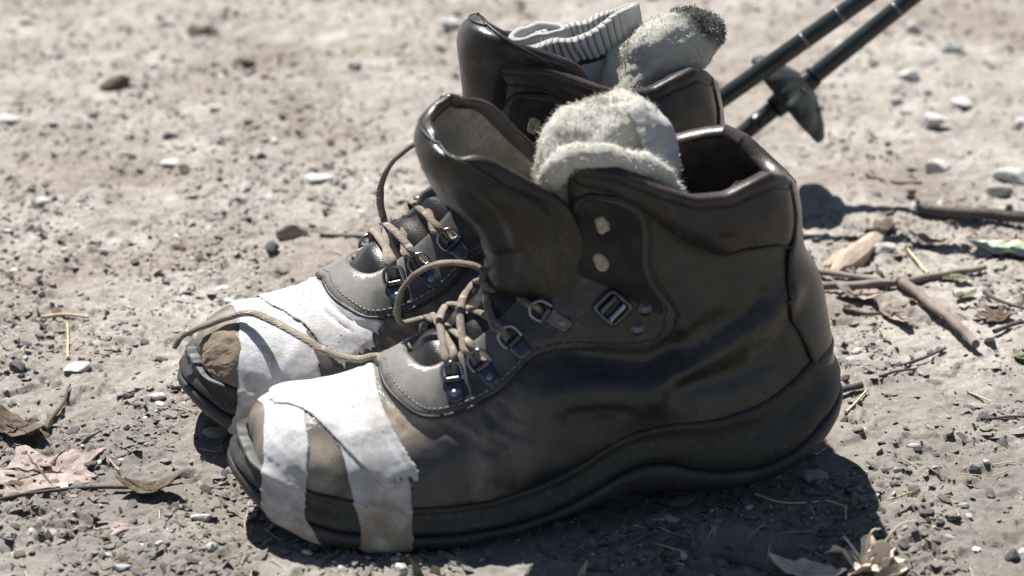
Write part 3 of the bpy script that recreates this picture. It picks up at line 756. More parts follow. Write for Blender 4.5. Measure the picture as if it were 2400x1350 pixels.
        wr = wr+2.2*g_(VV, -.80+.08*np.sin(UU*8+1), .06)*sstep(UU, .2, .35)*(1-sstep(UU, .6, .8))+1.6*g_(UU, .36+.05*np.sin(VV*4), .025)*(1-sstep(np.abs(VV+.15), .25, .6))+1.2*g_(UU, .27+.04*VV, .02)*(1-sstep(np.abs(VV), .2, .6))
        wr = wr-2.4*g_(UU, .20, .07)*g_(VV, -.1, .45)
        P = P+N*wr[..., None]
        tk = np.full((nu, nv), float(th)); 
        V, Fx = shell(P, tk, N)
        o = self.add('tongue', V, Fx, M[mat], recalc=True)
        # lining skin inside, rim roll round the free edge
        uu = slice(int(nu*.34), nu)
        I = P+N*(th+.35)
        self.add('tongue_lining', I[int(nu*.2):nu-1, 2:-2].reshape(-1, 3), gfaces(nu-1-int(nu*.2), nv-4), M['tan_lining'], o)
        i0 = int(nu*.42)
        edge = np.concatenate([P[i0:, 0]+N[i0:, 0]*th*.55, P[-1, 1:-1]+N[-1, 1:-1]*th*.55, P[i0:, -1][::-1]+N[i0:, -1][::-1]*th*.55])
        for _ in range(3): edge[1:-1] = (edge[:-2]+2*edge[1:-1]+edge[2:])/4
        edge = resample(edge, 150, smooth=False)
        rr = th*.44*np.minimum(1, np.minimum(np.arange(150), np.arange(150)[::-1])/10.+.4)
        self.add('tongue_rim', *tube(edge, rr, 12, jit=.03, seed=seed), M['rim'], o)
        pe = np.concatenate([P[i0:, 3]-N[i0:, 3]*.2, P[-3, 4:-4]-N[-3, 4:-4]*.2, P[i0:, -4][::-1]-N[i0:, -4][::-1]*.2]); pe = resample(pe, 150, smooth=False)
        self.add('tongue_piping', *tube(pe, .8, 6), M['welt'], o)
        self.tg = (P, N)
        return o
    def lace(self, pts, r=1.9, name='shoelace', parent=None, flat=.68, seed=0):
        P = np.array(pts, float); L = np.linalg.norm(np.diff(P, axis=0), axis=1).sum(); q = resample(P, max(14, int(L/1.6)))
        q = q+.35*np.stack([vnoise(q/6., 3+seed), vnoise(q/6., 5+seed), vnoise(q/6., 9+seed)], -1)
        return tube(q, r, 10, flat=flat, jit=.08, seed=seed)
# ------------------------------------------------------------------ near boot
near = Boot('hiking_boot', (-.1294, -.2495, 0), (0, 0, .2233), 1.0, False,
            'worn brown leather hiking boot in front, two torn hook holes on its ankle flap', 'pair of taped hiking boots', -1)
near.build(1)
near.tape([((3.0, 1.9), (2.0, 1.9)), ((3.2, 1.2), (1.7, 1.2)), ((3.5, .4), (1.9, .4)), ((3.5, 0), (2.0, 0)), ((3.3, -.45), (1.7, -.45)), ((3.23, -.81), (1.5, -.79)), ((2.95, -1.34), (1.22, -1.36)), ((2.85, -1.75), (1.3, -1.75)), ((3.2, -2.0), (1.7, -2.05)), ((3.6, -2.35), (2.3, -2.4))],
          seed=1, label='dirty white tape strip nearest the toe tip')
near.tape([((5.0, -.55), (3.7, -.35)), ((5.25, -.85), (3.95, -.62)), ((5.45, -1.12), (4.1, -1.02)), ((5.5, -1.35), (4.12, -1.3)), ((5.42, -1.6), (4.15, -1.52)), ((5.35, -1.85), (4.25, -1.85)), ((5.3, -2.15), (4.3, -2.15)), ((5.2, -2.5), (4.4, -2.5))],
          seed=2, label='white tape strip running down to the sole behind the toe')
near.tape([((5.0, 1.9), (3.2, 1.9)), ((5.3, 1.2), (2.9, 1.2)), ((5.55, .5), (2.5, .5)), ((5.55, 0), (2.45, .02)), ((5.45, -.3), (3.0, -.17)), ((5.42, -.567), (3.45, -.38)), ((5.55, -.873), (4.05, -.80)), ((5.72, -1.16), (4.62, -1.15)), ((5.8, -1.29), (4.95, -1.34))],
          seed=3, label='broad speckled white tape with a torn end across the vamp', ragged=(0, .5), lift=.5)
near.tongue([((134, 0, 86), (160, -27, 98), (160, 26, 98)), ((123, -2, 103), (160, -27, 120), (161, 27, 121)), ((119, -3, 119), (156, -28, 136), (159, 30, 137)), ((112, -4, 134), (148, -29, 149), (155, 31, 147)),
             ((99, -4, 147), (134, -30, 159), (141, 32, 162)), ((91, -3, 162), (114, -30, 172), (127, 32, 177)), ((89, 0, 174), (102, -26, 174.5), (114, 27, 183)), ((93, 3, 181), (97, -14, 177), (107, 16, 189))], seed=1)
# laces of the near boot: each strand is its own run of cord between two rings
def ring_pts(b, sg, i, side):
    top, p, d, s, n = b.rings[(sg, i)]
    return [p-d*1.0+n*.6+s*side, p+d*2.6+n*1.4+s*side, p+d*5.6+n*4.6+s*side, p+d*8.5+n*4.0+s*side*1.2]
def strand(b, A, B, sa=0., sb=0., lift=3., r=1.9, seed=0, mid=None):
    a = ring_pts(b, *A, sa); c = ring_pts(b, *B, sb)[::-1]
    m = (a[-1]+c[0])/2; up = (b.rings[A][4]+b.rings[B][4]); up = up/np.linalg.norm(up)
    q = a+([m+up*lift] if mid is None else [np.array(x, float) for x in mid])+c
    return b.lace(q, r, seed=seed)
segs = [strand(near, (1, 0), (-1, 0), .5, -1.6, 4.2, seed=1), strand(near, (-1, 0), (1, 1), 1.6, -1.2, 6.0, seed=2), strand(near, (1, 0), (-1, 1), -1.8, -1.4, 1.8, seed=3),
        strand(near, (1, 1), (-1, 2), 1.4, 0, 3.2, seed=4), strand(near, (-1, 1), (1, 2), 1.5, -1, 6.5, seed=5), strand(near, (-1, 2), (1, 3), 1.5, 0, 6.5, seed=6)]
kn = np.array([122., -3, 104])
f2 = ring_pts(near, 1, 2, .8); f3 = ring_pts(near, 1, 3, 0)
r4 = ring_pts(near, -1, 3, 0)
segs.append(near.lace([kn+[-2, 4, 1], kn+[4, -4, -1], kn+[10, -11, -3.5]]+r4[::-1][1:], 2.2, seed=7))
segs.append(near.lace(f2+[kn+[-4, 6, -2], kn+[1, 0, 1], kn+[4, -3, 2]], 2., seed=8))
segs.append(near.lace([kn+[5, 3, 4], kn+[-1, 1, 5], kn+[-4, -2, 1], kn+[-1, -5, -2], kn+[3, -3, -3]], 2.1, seed=9))
f0 = ring_pts(near, 1, 0, -1.0)
segs.append(near.lace(f0[:3]+[(84, 17, 78), (82.5, 15, 90), (87, 12, 101), (96, 9, 108.5), (107, 5, 111), (117, 1, 109.5), (122.5, -1, 105), kn+[3, -2, -1]], 1.9, seed=10))
V, Fx = cat(segs)
near.add('shoelace', V, Fx, M['lace'])
tail = near.lace([(78, 15, 62), (70, 16, 62.5), (63.5, 20, 60), (51, 30, 60.5), (36, 50, 64), (22, 75, 63), (10, 86, 57), (-9, 88, 50), (-16, 88, 43)], 2.3, flat=.7, seed=11)
o = near.add('lace_tail', *tail, M['lace']); o['label'] = 'stiff bent lace end reaching over the other toe'

# ------------------------------------------------------------------ far boot
FPOS, FROT, FSC = (-.162, -.165, -.002), (-.07, -.012, .285), 1.05
far = Boot('hiking_boot', FPOS, FROT, FSC, True, 'worn brown leather hiking boot behind, its mud-caked toe bound with broad white tape', 'pair of taped hiking boots', 1)
far.build(9)
far.patch('dried_mud', [(1.1, .1), (2.2, .25), (2.85, .55), (2.6, .95), (2.0, 1.3), (1.3, 1.12), (.6, .85), (.6, .3)], 1.6, 3.0, M['mud'], step=.8, rough=.55)
far.tape([((4.6, -1.9), (2.6, -1.9)), ((4.9, -.9), (3.0, -.9)), ((4.9, 0), (3.05, .05)), ((4.7, .52), (2.93, .41)), ((4.72, 1.04), (2.52, .88)), ((4.67, 1.35), (2.33, 1.36)), ((4.5, 1.7), (2.1, 1.8)), ((4.4, 2.1), (2.0, 2.15)), ((4.3, 2.5), (2.4, 2.5))], seed=11, label='wide white tape band round the muddy toe')
far.tape([((5.5, -1.9), (4.0, -1.9)), ((5.6, -.9), (3.9, -.9)), ((5.6, 0), (3.95, -.05)), ((5.8, .42), (4.35, .33)), ((6.15, .58), (4.75, .60)), ((6.55, .75), (5.02, .92)), ((6.75, .93), (5.3, 1.15))], seed=12, ragged=(0, .7), lift=.7, label='bright white tape band ending in a frayed loose corner')

def frame_pt(P, o, yaw):
    P = np.asarray(P, float)/1000; c, s = math.cos(yaw), math.sin(yaw)
    return np.stack([o[0]+P[..., 0]*c-P[..., 1]*s, o[1]+P[..., 0]*s+P[..., 1]*c, P[..., 2]], -1)
FW = lambda P: frame_pt(P, (-.1635, -.158), .285)
NW = lambda P: frame_pt(P, (-.1294, -.2495), .2233)
from mathutils import Matrix, Euler
FINV = (Matrix.Translation(FPOS) @ Euler(FROT).to_matrix().to_4x4()).inverted()
def far_local(P):
    w = FW(np.array(P, float)); l = np.array([(FINV @ Vector(p))[:] for p in w.reshape(-1, 3)]).reshape(w.shape)*1000/FSC
    return l*np.array([1, -1, 1])
rows = [((140, 0, 88), (172, -27, 102), (170, 26, 102)), ((136, 0, 112), (174, -29, 126), (172, 28, 124)), ((143, -2, 133), (186, -31, 146), (179, 30, 143)), ((145, -4, 152), (197, -32, 161), (184, 32, 157)),
        ((144, -4, 168), (196, -32, 171), (180, 32, 169)), ((143, -4, 181), (183, -31, 180), (171, 30, 177)), ((146, -3, 190), (163, -24, 189), (163, 22, 185)), ((151, -1, 194), (154, -10, 194), (157, 9, 192))]
far.tongue([far_local(r) for r in rows], seed=5)
segs = [strand(far, (1, 0), (-1, 0), .5, -1, 3.5, seed=21), strand(far, (1, 0), (-1, 1), -1.5, -1.2, 1.5, seed=22), strand(far, (1, 1), (-1, 1), 1, 1.2, 4.5, seed=23), strand(far, (1, 1), (-1, 2), -1.5, 0, 2, seed=24),
        strand(far, (1, 2), (-1, 2), 1, 1.5, 4.5, seed=25), strand(far, (1, 2), (-1, 3), -1.2, 0, 3, seed=26), strand(far, (1, 3), (-1, 3), 0, 1, 5, seed=27)]
l0 = ring_pts(far, -1, 1, .5)
segs.append(far.lace(l0[:3]+[(104, -19, 92), (104.5, -16, 103), (109, -12, 114), (117, -8, 122), (126, -4, 126), (133, 2, 120), (134, 4, 110)], 1.9, seed=28))
V, Fx = cat(segs); far.add('shoelace', V, Fx, M['lace'])

# ------------------------------------------------------------------ socks
def set_attr(o, name, vals):
    a = o.data.attributes.new(name, 'FLOAT', 'POINT'); a.data.foreach_set('value', np.asarray(vals, np.float32))
def fuzz(P, N, count, lo, hi, mat, parent, seed, name='wool_fibre', rad=.00011, keep=None):
    """short bent wool hairs standing on a felted surface, one mesh"""
    r = np.random.default_rng(seed); Pf = P.reshape(-1, 3); Nf = N.reshape(-1, 3)
    idx = r.integers(0, len(Pf), count)
    if keep is not None: idx = idx[keep(Pf[idx])]
    p = Pf[idx]+r.normal(size=(len(idx), 3))*.0006; n = Nf[idx]; m = len(idx)
    tn = r.normal(size=(m, 3)); tn -= n*(tn*n).sum(1, keepdims=True); tn /= np.linalg.norm(tn, axis=1, keepdims=True)
    L = r.uniform(lo, hi, m)[:, None]*r.uniform(.4, 1, m)[:, None]; bend = r.normal(size=(m, 3))*.45
    up = n*r.uniform(.10, .8, m)[:, None]+tn*.8; up /= np.linalg.norm(up, axis=1, keepdims=True)
    q = [p-n*.0004, p+up*L*.5, p+up*L+bend*L*.6]
    sd = np.cross(up, r.normal(size=(m, 3))); sd /= np.linalg.norm(sd, axis=1, keepdims=True)+1e-9
    V = np.stack([q[0]-sd*rad, q[0]+sd*rad, q[1]-sd*rad, q[1]+sd*rad, q[2]], 1).reshape(-1, 3)
    b = np.arange(m)[:, None]*5
    F_ = np.concatenate([b+np.array([0, 1, 3]), b+np.array([0, 3, 2]), b+np.array([2, 3, 4])])
    o = mesh(name, V, F_, mat, parent); o['kind'] = 'stuff'; return o
def lump(name, cen, rad, axes, mat, parent, fn, n=(70, 110), noise_=(0, 0), seed=0, frame_=None, root=None):
    """a closed soft body, radius altered by fn(direction)"""
    u = np.linspace(1e-3, PI-1e-3, n[0]); v = np.linspace(0, 2*PI, n[1], endpoint=False)
    U, Vv = np.meshgrid(u, v, indexing='ij'); d = np.stack([np.sin(U)*np.cos(Vv), np.sin(U)*np.sin(Vv), np.cos(U)], -1)
    k = fn(d)[..., None]; L = d*k*np.array(rad)
    A = np.array(axes, float); P = np.array(cen, float)+L@A
    if noise_[0]: P = P+(d@A)*(noise_[0]*fbm(P/noise_[1], seed, 4))[..., None]
    W_ = frame_(P)
    if root is not None: W_ = W_-np.array(root.location)
    a = np.gradient(W_, axis=0); b = np.roll(W_, -1, 1)-np.roll(W_, 1, 1); N = np.cross(a, b); N /= np.linalg.norm(N, axis=-1, keepdims=True)+1e-12
    if ((W_-W_.reshape(-1, 3).mean(0))*N).sum() < 0: N = -N
    o = mesh(name, W_.reshape(-1, 3), gfaces(n[0], n[1], 0, True), mat, parent, recalc=True)
    return o, W_, N, P
def gs(d, c, w):
    c = np.array(c, float); c /= np.linalg.norm(c); return np.exp(-((1-d@c)/w)**2)
# cream felted sock in the near boot
sk = empty('wool_sock', NW(np.array([178., 0, 120]))); tag(sk, 'cream felted wool sock bunched up in the front boot', 'sock', 'socks stuffed in the boots')
body, W_, N_, _ = lump('sock_foot', (177, 2, 146), (32, 27, 38), [(1, 0, .05), (0, 1, 0), (-.08, .0, 1)], M['wool'], sk,
    lambda d: 1+.10*gs(d, (.45, 0, .8), .18)+.10*gs(d, (-.55, -.1, .7), .12)-.24*gs(d, (.12, -.95, .32), .10)-.06*gs(d, (.2, 0, 1), .03)+.05*gs(d, (-.8, -.5, .1), .15), noise_=(2.6, 17), seed=3, frame_=NW, root=sk)
fuzz(W_[:48], N_[:48], 8000, .0010, .0034, M['fibre'], sk, 5)
roll = resample(np.array([(146, -10, 147), (147.5, -19, 160), (153, -25, 169.5), (164, -28.5, 171), (178, -29, 167.5), (190, -28, 161.5), (198, -26, 154), (203, -24, 145)], float), 70)
rr = 5.6*np.interp(np.linspace(0, 1, 70), [0, .2, .5, .8, 1], [.9, 1.1, 1.0, .95, .7])
V, Fx = tube(roll, rr, 22, jit=.09, seed=8); V = V+(.8*fbm(V/9., 44, 3))[:, None]*np.array([.5, .5, .8])
Wv = NW(V)-np.array(sk.location); fold = mesh('sock_fold', Wv, Fx, M['wool'], sk, recalc=True)
cv = NW(np.repeat(roll, 22, 0))-np.array(sk.location); Nv = Wv[:len(cv)]-cv; Nv /= np.linalg.norm(Nv, axis=1, keepdims=True)
fuzz(Wv[:len(cv)], Nv, 3800, .0010, .0032, M['fibre'], sk, 6, keep=None)
# smooth white inner side of that sock, turned out over its heel side
u = np.linspace(.45, 1.75, 44); v = np.linspace(-1.15, .45, 34); U, Vv = np.meshgrid(u, v, indexing='ij')
d = np.stack([np.sin(U)*np.cos(Vv), np.sin(U)*np.sin(Vv), np.cos(U)], -1)
k = 1.05+.05*np.sin(Vv*6+U*4)*sstep(U, .6, 1.2)+.05*gs(d, (.45, 0, .8), .18)+.03*fbm(d*3, 12, 3)
P = np.array([177., 2, 146])+d*k[..., None]*np.array([32, 27, 38.])
P = P+d*(.9*fbm(P/7., 33, 3))[..., None]; V, Fx = shell(P, 1.2); mesh('sock_lining', NW(V)-np.array(sk.location), Fx, M['inner_knit'], sk, recalc=True); gr = np.array(NW(P)-np.array(sk.location)); fuzz(gr, d, 700, .0005, .0016, M['fibre'], sk, 29)
gr = np.array(NW(P)-np.array(sk.location)); nn_ = d/np.linalg.norm(d, axis=-1, keepdims=True)
fuzz(gr[:, :2], nn_[:, :2], 160, .002, .005, M['fibre'], sk, 9); fuzz(gr[:, -2:], nn_[:, -2:], 220, .003, .007, M['fibre'], sk, 19)

# ribbed white sock rolled in the far boot
rk = empty('ribbed_sock', FW(np.array([210., 10, 140]))); tag(rk, 'white knitted sock with a grey ribbed cuff and navy stripe in the rear boot', 'sock', 'socks stuffed in the boots')
nb = 364; a = np.linspace(0, 2*PI, nb, endpoint=False); rl = np.array(rk.location)
def cuff(c, ax, ay, ea, eb, z0, z1, rib, nz_=14, flare=0., arch=0.):
    c = np.array(c, float); ea = np.array(ea, float); eb = np.array(eb, float); ez = np.cross(ea, eb); ez /= np.linalg.norm(ez)
    if ez[2] < 0: ez = -ez
    rows = []
    for z in np.linspace(z0, z1, nz_):
        k = 1+flare*(z-z0)/(z1-z0)+rib*np.sin(a*52)*.5
        P = c+np.cos(a)[:, None]*ea*ax*k[:, None]+np.sin(a)[:, None]*eb*ay*k[:, None]+ez*(z+arch*np.cos(2*a))[:, None]; rows.append(P)
    return np.array(rows)
ea, eb = (.955, .12, .27), (-.10, .98, -.15)
outer = cuff((211, 10, 167), 31, 13, ea, eb, -1, 13.5, .11, flare=.06); inner = cuff((211, 10, 167), 27, 9.5, ea, eb, 13.5, -3, .11)
topr = (outer[-1]+inner[0])/2; ez = topr.mean(0)-outer[0].mean(0); ez /= np.linalg.norm(ez); topr = topr+ez*1.6
sag = lambda Q: Q+(2.6*fbm(Q/26., 77, 3))[..., None]*np.array([.3, .8, .7])
R = sag(np.concatenate([outer, topr[None], inner])); ck = mesh('ribbed_cuff', FW(R.reshape(-1, 3))-rl, gfaces(len(R), nb, 0, True), M['rib_knit'], rk, recalc=True)
set_attr(ck, 'dirt', np.tile(sstep(-np.sin(a*52), .1, .9)*.8, len(R)))
ck.data.update()
cn = np.array(FW(R))-rl; nn_ = cn-cn.mean((0, 1)); nn_ /= np.linalg.norm(nn_, axis=-1, keepdims=True); fuzz(cn, nn_, 1500, .0006, .0018, M['fibre'], rk, 25)
st = np.concatenate([cuff((211, 10, 167), 31.3, 13.2, ea, eb, -3.6, -.6, 0, 5)]); mesh('navy_band', FW(sag(st).reshape(-1, 3))-rl, gfaces(len(st), nb, 0, True), M['navy'], rk)
bd = cuff((211, 10, 167), 30.4, 12.6, ea, eb, -34, -3.4, 0, 20); bd = bd+(1.4*fbm(bd/12., 3, 3))[..., None]
mesh('sock_body', FW(sag(bd).reshape(-1, 3))-rl, gfaces(len(bd), nb, 0, True), M['knit'], rk)
# second fold of the same sock, a white flap with a grey inside, at the toe side
fl = cuff((190, 16, 168), 15, 7, (.97, .1, .2), (0, 1, 0), -22, 10, .03, 16, flare=.05); fi = cuff((190, 16, 168), 12.6, 4.8, (.97, .1, .2), (0, 1, 0), 9, -4, .06)
R = sag(np.concatenate([fl, ((fl[-1]+fi[0])/2+np.array([0, 0, 1.2]))[None], fi]))
fm = np.concatenate([np.zeros(nb*(len(fl))), np.ones(nb*(len(fi)))])[:(len(R)-1)*nb]
mesh('sock_toe_fold', FW(R.reshape(-1, 3))-rl, gfaces(len(R), nb, 0, True), None, rk, mats=[M['knit'], M['rib_knit']], fm=fm)

# dirty wool sock flopping over the far boot's heel
dk = empty('wool_sock', FW(np.array([240., 0, 140]))); tag(dk, 'dirty greenish wool sock with a mossy dark tip hanging over the rear heel', 'sock', 'socks stuffed in the boots')
ax = np.array([.74, -.05, .67]); ay = np.array([.05, 1, 0]); az = np.cross(ax, ay); A = [ax/np.linalg.norm(ax), ay, az/np.linalg.norm(az)]
body, W_, N_, Pl = lump('sock_foot', (239, -6, 163), (34, 18, 18), A, M['wool_dirty'], dk, lambda d: 1+.10*gs(d, (1, 0, -.5), .3)+.16*gs(d, (.75, -.3, -.75), .18)-.10*gs(d, (-.3, -.6, .6), .12), noise_=(2.4, 15), seed=13, frame_=FW, root=dk)
dv = sstep(Pl[..., 0]*.55+Pl[..., 2]*.83+4*fbm(Pl/14., 91, 3), 290, 298)
set_attr(body, 'dirt', dv.ravel())
dm = dv.ravel()
fuzz(W_, N_, 5000, .0009, .0026, M['fibre'], dk, 15)
sel = np.where(dm > .5)[0]
fuzz(W_.reshape(-1, 3)[sel], N_.reshape(-1, 3)[sel], 3000, .0008, .0022, M['fibre_dark'], dk, 16, name='dark_fibre')
under, W2, N2_, P2 = lump('sock_leg', (236, -8, 149), (31, 20, 13), A, M['wool_dirty'], dk, lambda d: 1+0*d[..., 0], noise_=(2, 20), seed=17, frame_=FW, root=dk)
set_attr(under, 'dirt', (.35+.25*fbm(P2/18., 5, 3)).ravel())

# ------------------------------------------------------------------ trekking poles (planted behind the boots, leaning up to the right)
def pole(P0, d, label, bands, grip_at=1.12):
    d = np.array(d, float); d /= np.linalg.norm(d); P0 = np.array(P0, float)
    tip = P0-d*((P0[2]+.012)/d[2])
    root = empty('trekking_pole', tip); tag(root, label, 'trekking pole', 'pair of trekking poles')
    pt = lambda s: d*s
    up = np.array([0, 0, 1.])
    line = lambda a, b, n: np.array([pt(s) for s in np.linspace(a, b, n)])
    mesh('pole_tip', *tube(line(0, .030, 8), np.interp(np.linspace(0, 1, 8), [0, 1], [.0018, .0036]), 14), M['tip'], root)
    mesh('tip_sleeve', *tube(line(.022, .082, 14), np.interp(np.linspace(0, 1, 14), [0, .2, 1], [.0038, .0048, .0056]), 18), M['plastic'], root)
    sb = .107
    e1 = np.cross(d, up); e1 /= np.linalg.norm(e1); e2 = np.cross(e1, d)
    # basket: a shallow notched dish round the pole
    nA = 64; a = np.linspace(0, 2*PI, nA, endpoint=False); rows = []
    lobed = 1+.10*np.cos(a*5+.6)-.05*np.maximum(0, np.sin(a*20))
    for r_, h in ((.006, .012), (.0085, .0135), (.016, .010), (.025, .0055), (.0305, .001), (.0315, -.0025), (.0305, -.005), (.025, -.001), (.015, .003), (.006, .004)):
        k = lobed if r_ > .013 else 1+0*a
        rows.append(pt(sb+h)+(np.cos(a)*r_*k)[:, None]*e1+(np.sin(a)*r_*k)[:, None]*e2)
    R = np.array(rows); bk = mesh('basket', R.reshape(-1, 3), gfaces(len(R), nA, 0, True, True), M['basket'], root, recalc=True)
    hub = mesh('basket_hub', *tube(line(sb-.012, sb+.020, 10), np.interp(np.linspace(0, 1, 10), [0, .3, .7, 1], [.0068, .0078, .0078, .0062]), 20), M['plastic'], bk)
    for k in range(5):
        aa = k*2*PI/5+.3; c = pt(sb+.006)+.017*(math.cos(aa)*e1+math.sin(aa)*e2)
        mesh('basket_stud', *tube(np.array([c-d*.003, c+d*.0035]), .0022, 10), M['white_metal'], bk)
    mesh('pole_shaft', *tube(line(.075, .62, 40), .0054, 22), M['pole'], root)
    mesh('upper_shaft', *tube(line(.60, grip_at, 20), .0064, 22), M['pole'], root)
    mesh('shaft_lock', *tube(line(.585, .640, 10), np.interp(np.linspace(0, 1, 10), [0, .15, .85, 1], [.0062, .0086, .0086, .0068]), 20), M['plastic'], root)
    for s in bands: mesh('silver_ring', *tube(line(s, s+.0016, 3), .00565, 22), M['white_metal'], root)
    gr_ = mesh('grip', *tube(line(grip_at-.01, grip_at+.12, 24), .0145+.0018*np.sin(np.linspace(0, 16, 24)), 20), M['cork'], root)
    mesh('grip_knob', *tube(line(grip_at+.118, grip_at+.150, 10), np.interp(np.linspace(0, 1, 10), [0, .3, .8, 1], [.013, .0185, .016, .007]), 20), M['plastic'], gr_)
    lp = [pt(grip_at+.11)+e1*.012, pt(grip_at+.09)+e1*.05-up*.02, pt(grip_at+.02)+e1*.06-up*.05, pt(grip_at+.0)+e1*.03-up*.04, pt(grip_at+.10)+e1*.012-up*.004]
    mesh('wrist_strap', *tube(resample(np.array(lp), 50), .006, 8, flat=.15), M['cork'], gr_)
    return root
pole((.169, .1596, .0571), (1, .1222, .8342), 'dark walking pole with its notched basket in clear view beside the rear heel', (.189, .3), 1.12)
pole((.169, .1279, .1003), (1, .0413, .7514), 'dark walking pole with two silver rings crossing in front of the basket', (.190, .215), 1.12)
# ------------------------------------------------------------------ ground
def patchy(x, y): return sstep(fbm(np.stack([x, y], -1)*1000/58, 230, 3, f=vnoise2), -.30, .40)
def ground_z(x, y):
    P = np.stack([x, y], -1)*1000
    w = P+7*np.stack([vnoise2(P/22, 201), vnoise2(P/22, 202)], -1)
    z = 2.6*fbm(w/60, 203, 3, f=vnoise2)
    mask = patchy(x, y)
    v = fbm(w/np.array([11., 9.]), 206, 3, .55, f=vnoise2)
    z = z+.9*sstep(v, -.35, -.2)+.35*sstep(v, .1, .22)
    cr = np.abs(vnoise2(w/np.array([8., 6.5]), 240)+.35*vnoise2(P/2.6, 241)); z = z-1.5*(1-sstep(cr, .02, .10))*(.3+.7*mask)
    v2 = vnoise2(P/np.array([4.4, 3.4]), 211)+.5*vnoise2(P/2.1, 212); z = z+.8*sstep(v2, -.16, .0)*(.15+.85*mask)+.45*sstep(v2, .15, .28)
    z = z+.22*vnoise2(P/1.5, 215)
    pit = sstep(vnoise2(w/16, 220)*.6+vnoise2(w/6, 221)*.4, .36, .48); z = z-2.4*pit
    # the two boots press their soles into the dirt
    press = 0
    for (ox, oy, yaw) in ((-.1294, -.2495, .2233), (-.162, -.165, .285)):
        c, s = math.cos(yaw), math.sin(yaw); lx = ((x-ox)*c+(y-oy)*s)*1000; ly = (-(x-ox)*s+(y-oy)*c)*1000
        press = np.maximum(press, sstep(-np.hypot((lx-150)/165, ly/62), -1.15, -.8))
    z = z*(1-.75*press)-2.2*press
    return (z-5.1)/1000
gx = np.concatenate([-np.geomspace(40, .48, 22), np.arange(-.40, .46, .00115), np.geomspace(.5, 40, 22)])
yy = [-.36]
while yy[-1] < .62: yy.append(yy[-1]+.00125+max(0, yy[-1]+.05)*.0035)
gy = np.concatenate([-np.geomspace(30, .40, 20), yy, np.geomspace(.68, 60, 24)])
X_, Y_ = np.meshgrid(gx, gy, indexing='ij'); Z_ = ground_z(X_, Y_)
def ground_mat():
    m, nt, bs = node_mat('dry_trodden_earth'); co = coords(nt)
    c = mix(nt, ramp(nt, nz(nt, co, 22, 6, .6, .4), [(.35, 0), (.68, 1)]), (.195, .175, .15), (.335, .307, .27))
    c = mix(nt, ramp(nt, nz(nt, co, 95, 6, .7), [(.45, 0), (.75, .75)]), c, (.47, .445, .41))
    c = mix(nt, ramp(nt, nz(nt, co, 150, 5, .7, .3), [(.58, 0), (.70, .8)]), c, (.15, .12, .095))
    c = mix(nt, ramp(nt, nz(nt, co, 9, 4), [(.42, 0), (.66, .75)]), c, (.17, .14, .112))
    c = mix(nt, ramp(nt, nz(nt, co, 900, 3, .7), [(.54, 0), (.70, .7)]), c, (.10, .085, .07))
    c = mix(nt, ramp(nt, nz(nt, co, 420, 3, .6), [(.60, 0), (.70, .6)]), c, (.52, .50, .47))
    near_ = mapr(nt, sep(nt, co)[1], -.02, -.22)                        # vignette darkening of the foreground, painted into the soil colour
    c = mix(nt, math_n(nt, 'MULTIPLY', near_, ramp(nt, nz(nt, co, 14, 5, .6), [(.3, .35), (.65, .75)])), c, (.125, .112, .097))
    nt.links.new(c, bs.inputs['Base Color']); bs.inputs['Roughness'].default_value = .95; bs.inputs['Specular IOR Level'].default_value = .2
    p = bump(nt, bs, nz(nt, co, 260, 6, .75, .4), .0010, .9)
    return m
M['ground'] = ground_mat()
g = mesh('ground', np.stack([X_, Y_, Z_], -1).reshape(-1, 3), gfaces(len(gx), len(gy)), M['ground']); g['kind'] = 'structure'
def gz(x, y): return float(ground_z(np.array([x]), np.array([y]))[0])
def gpt(px, py, lift=0.):
    p = gp(px, py, -.004); return np.array([p[0], p[1], gz(p[0], p[1])+lift])

# ------------------------------------------------------------------ loose crumbs, chips and straw too many to count
def stone_mat(name, a, b, dark, rough=.8): return plain(name, a, b, 90, rough, .0005, 300, fine=dark)
M['pale_stone'] = stone_mat('pale_limestone', (.33, .32, .30), (.52, .51, .485), (.24, .22, .19))
M['grey_stone'] = stone_mat('grey_stone', (.20, .20, .195), (.34, .335, .32), (.10, .095, .09))
M['dark_stone'] = stone_mat('dark_stone', (.035, .036, .04), (.085, .083, .08), (.14, .13, .12))
M['clod'] = stone_mat('earth_clod', (.20, .165, .13), (.33, .28, .23), (.10, .08, .06), .95)
M['bark'] = plain('brown_bark', (.055, .038, .026), (.13, .095, .065), 110, .9, .0006, 300, fine=(.2, .16, .12))
M['twig'] = plain('grey_brown_twig', (.13, .10, .08), (.26, .215, .18), 90, .85, .0004, 400, fine=(.07, .05, .04))
M['dark_twig'] = plain('dark_wet_twig', (.030, .025, .022), (.085, .07, .06), 90, .75, .0004, 400, fine=(.16, .14, .12))
M['straw'] = plain('dry_straw', (.38, .30, .18), (.55, .47, .33), 90, .8, .0002, 300)
M['wood'] = plain('split_pale_wood', (.26, .20, .14), (.44, .365, .285), 140, .8, .0005, 260, fine=(.2, .13, .08))
M['leaf'] = plain('pinkish_dead_leaf', (.13, .10, .085), (.36, .29, .25), 130, .8, .0003, 300, fine=(.10, .065, .05))
M['pale_leaf'] = plain('pale_dry_leaf', (.42, .35, .27), (.60, .53, .43), 90, .8, .0003, 300, fine=(.28, .2, .13))
M['green'] = plain('fresh_green_leaf', (.09, .10, .05), (.18, .19, .11), 90, .6, .0002, 300)
M['pale_green'] = plain('pale_green_leaf', (.30, .35, .23), (.46, .50, .38), 90, .7, .0002, 300)
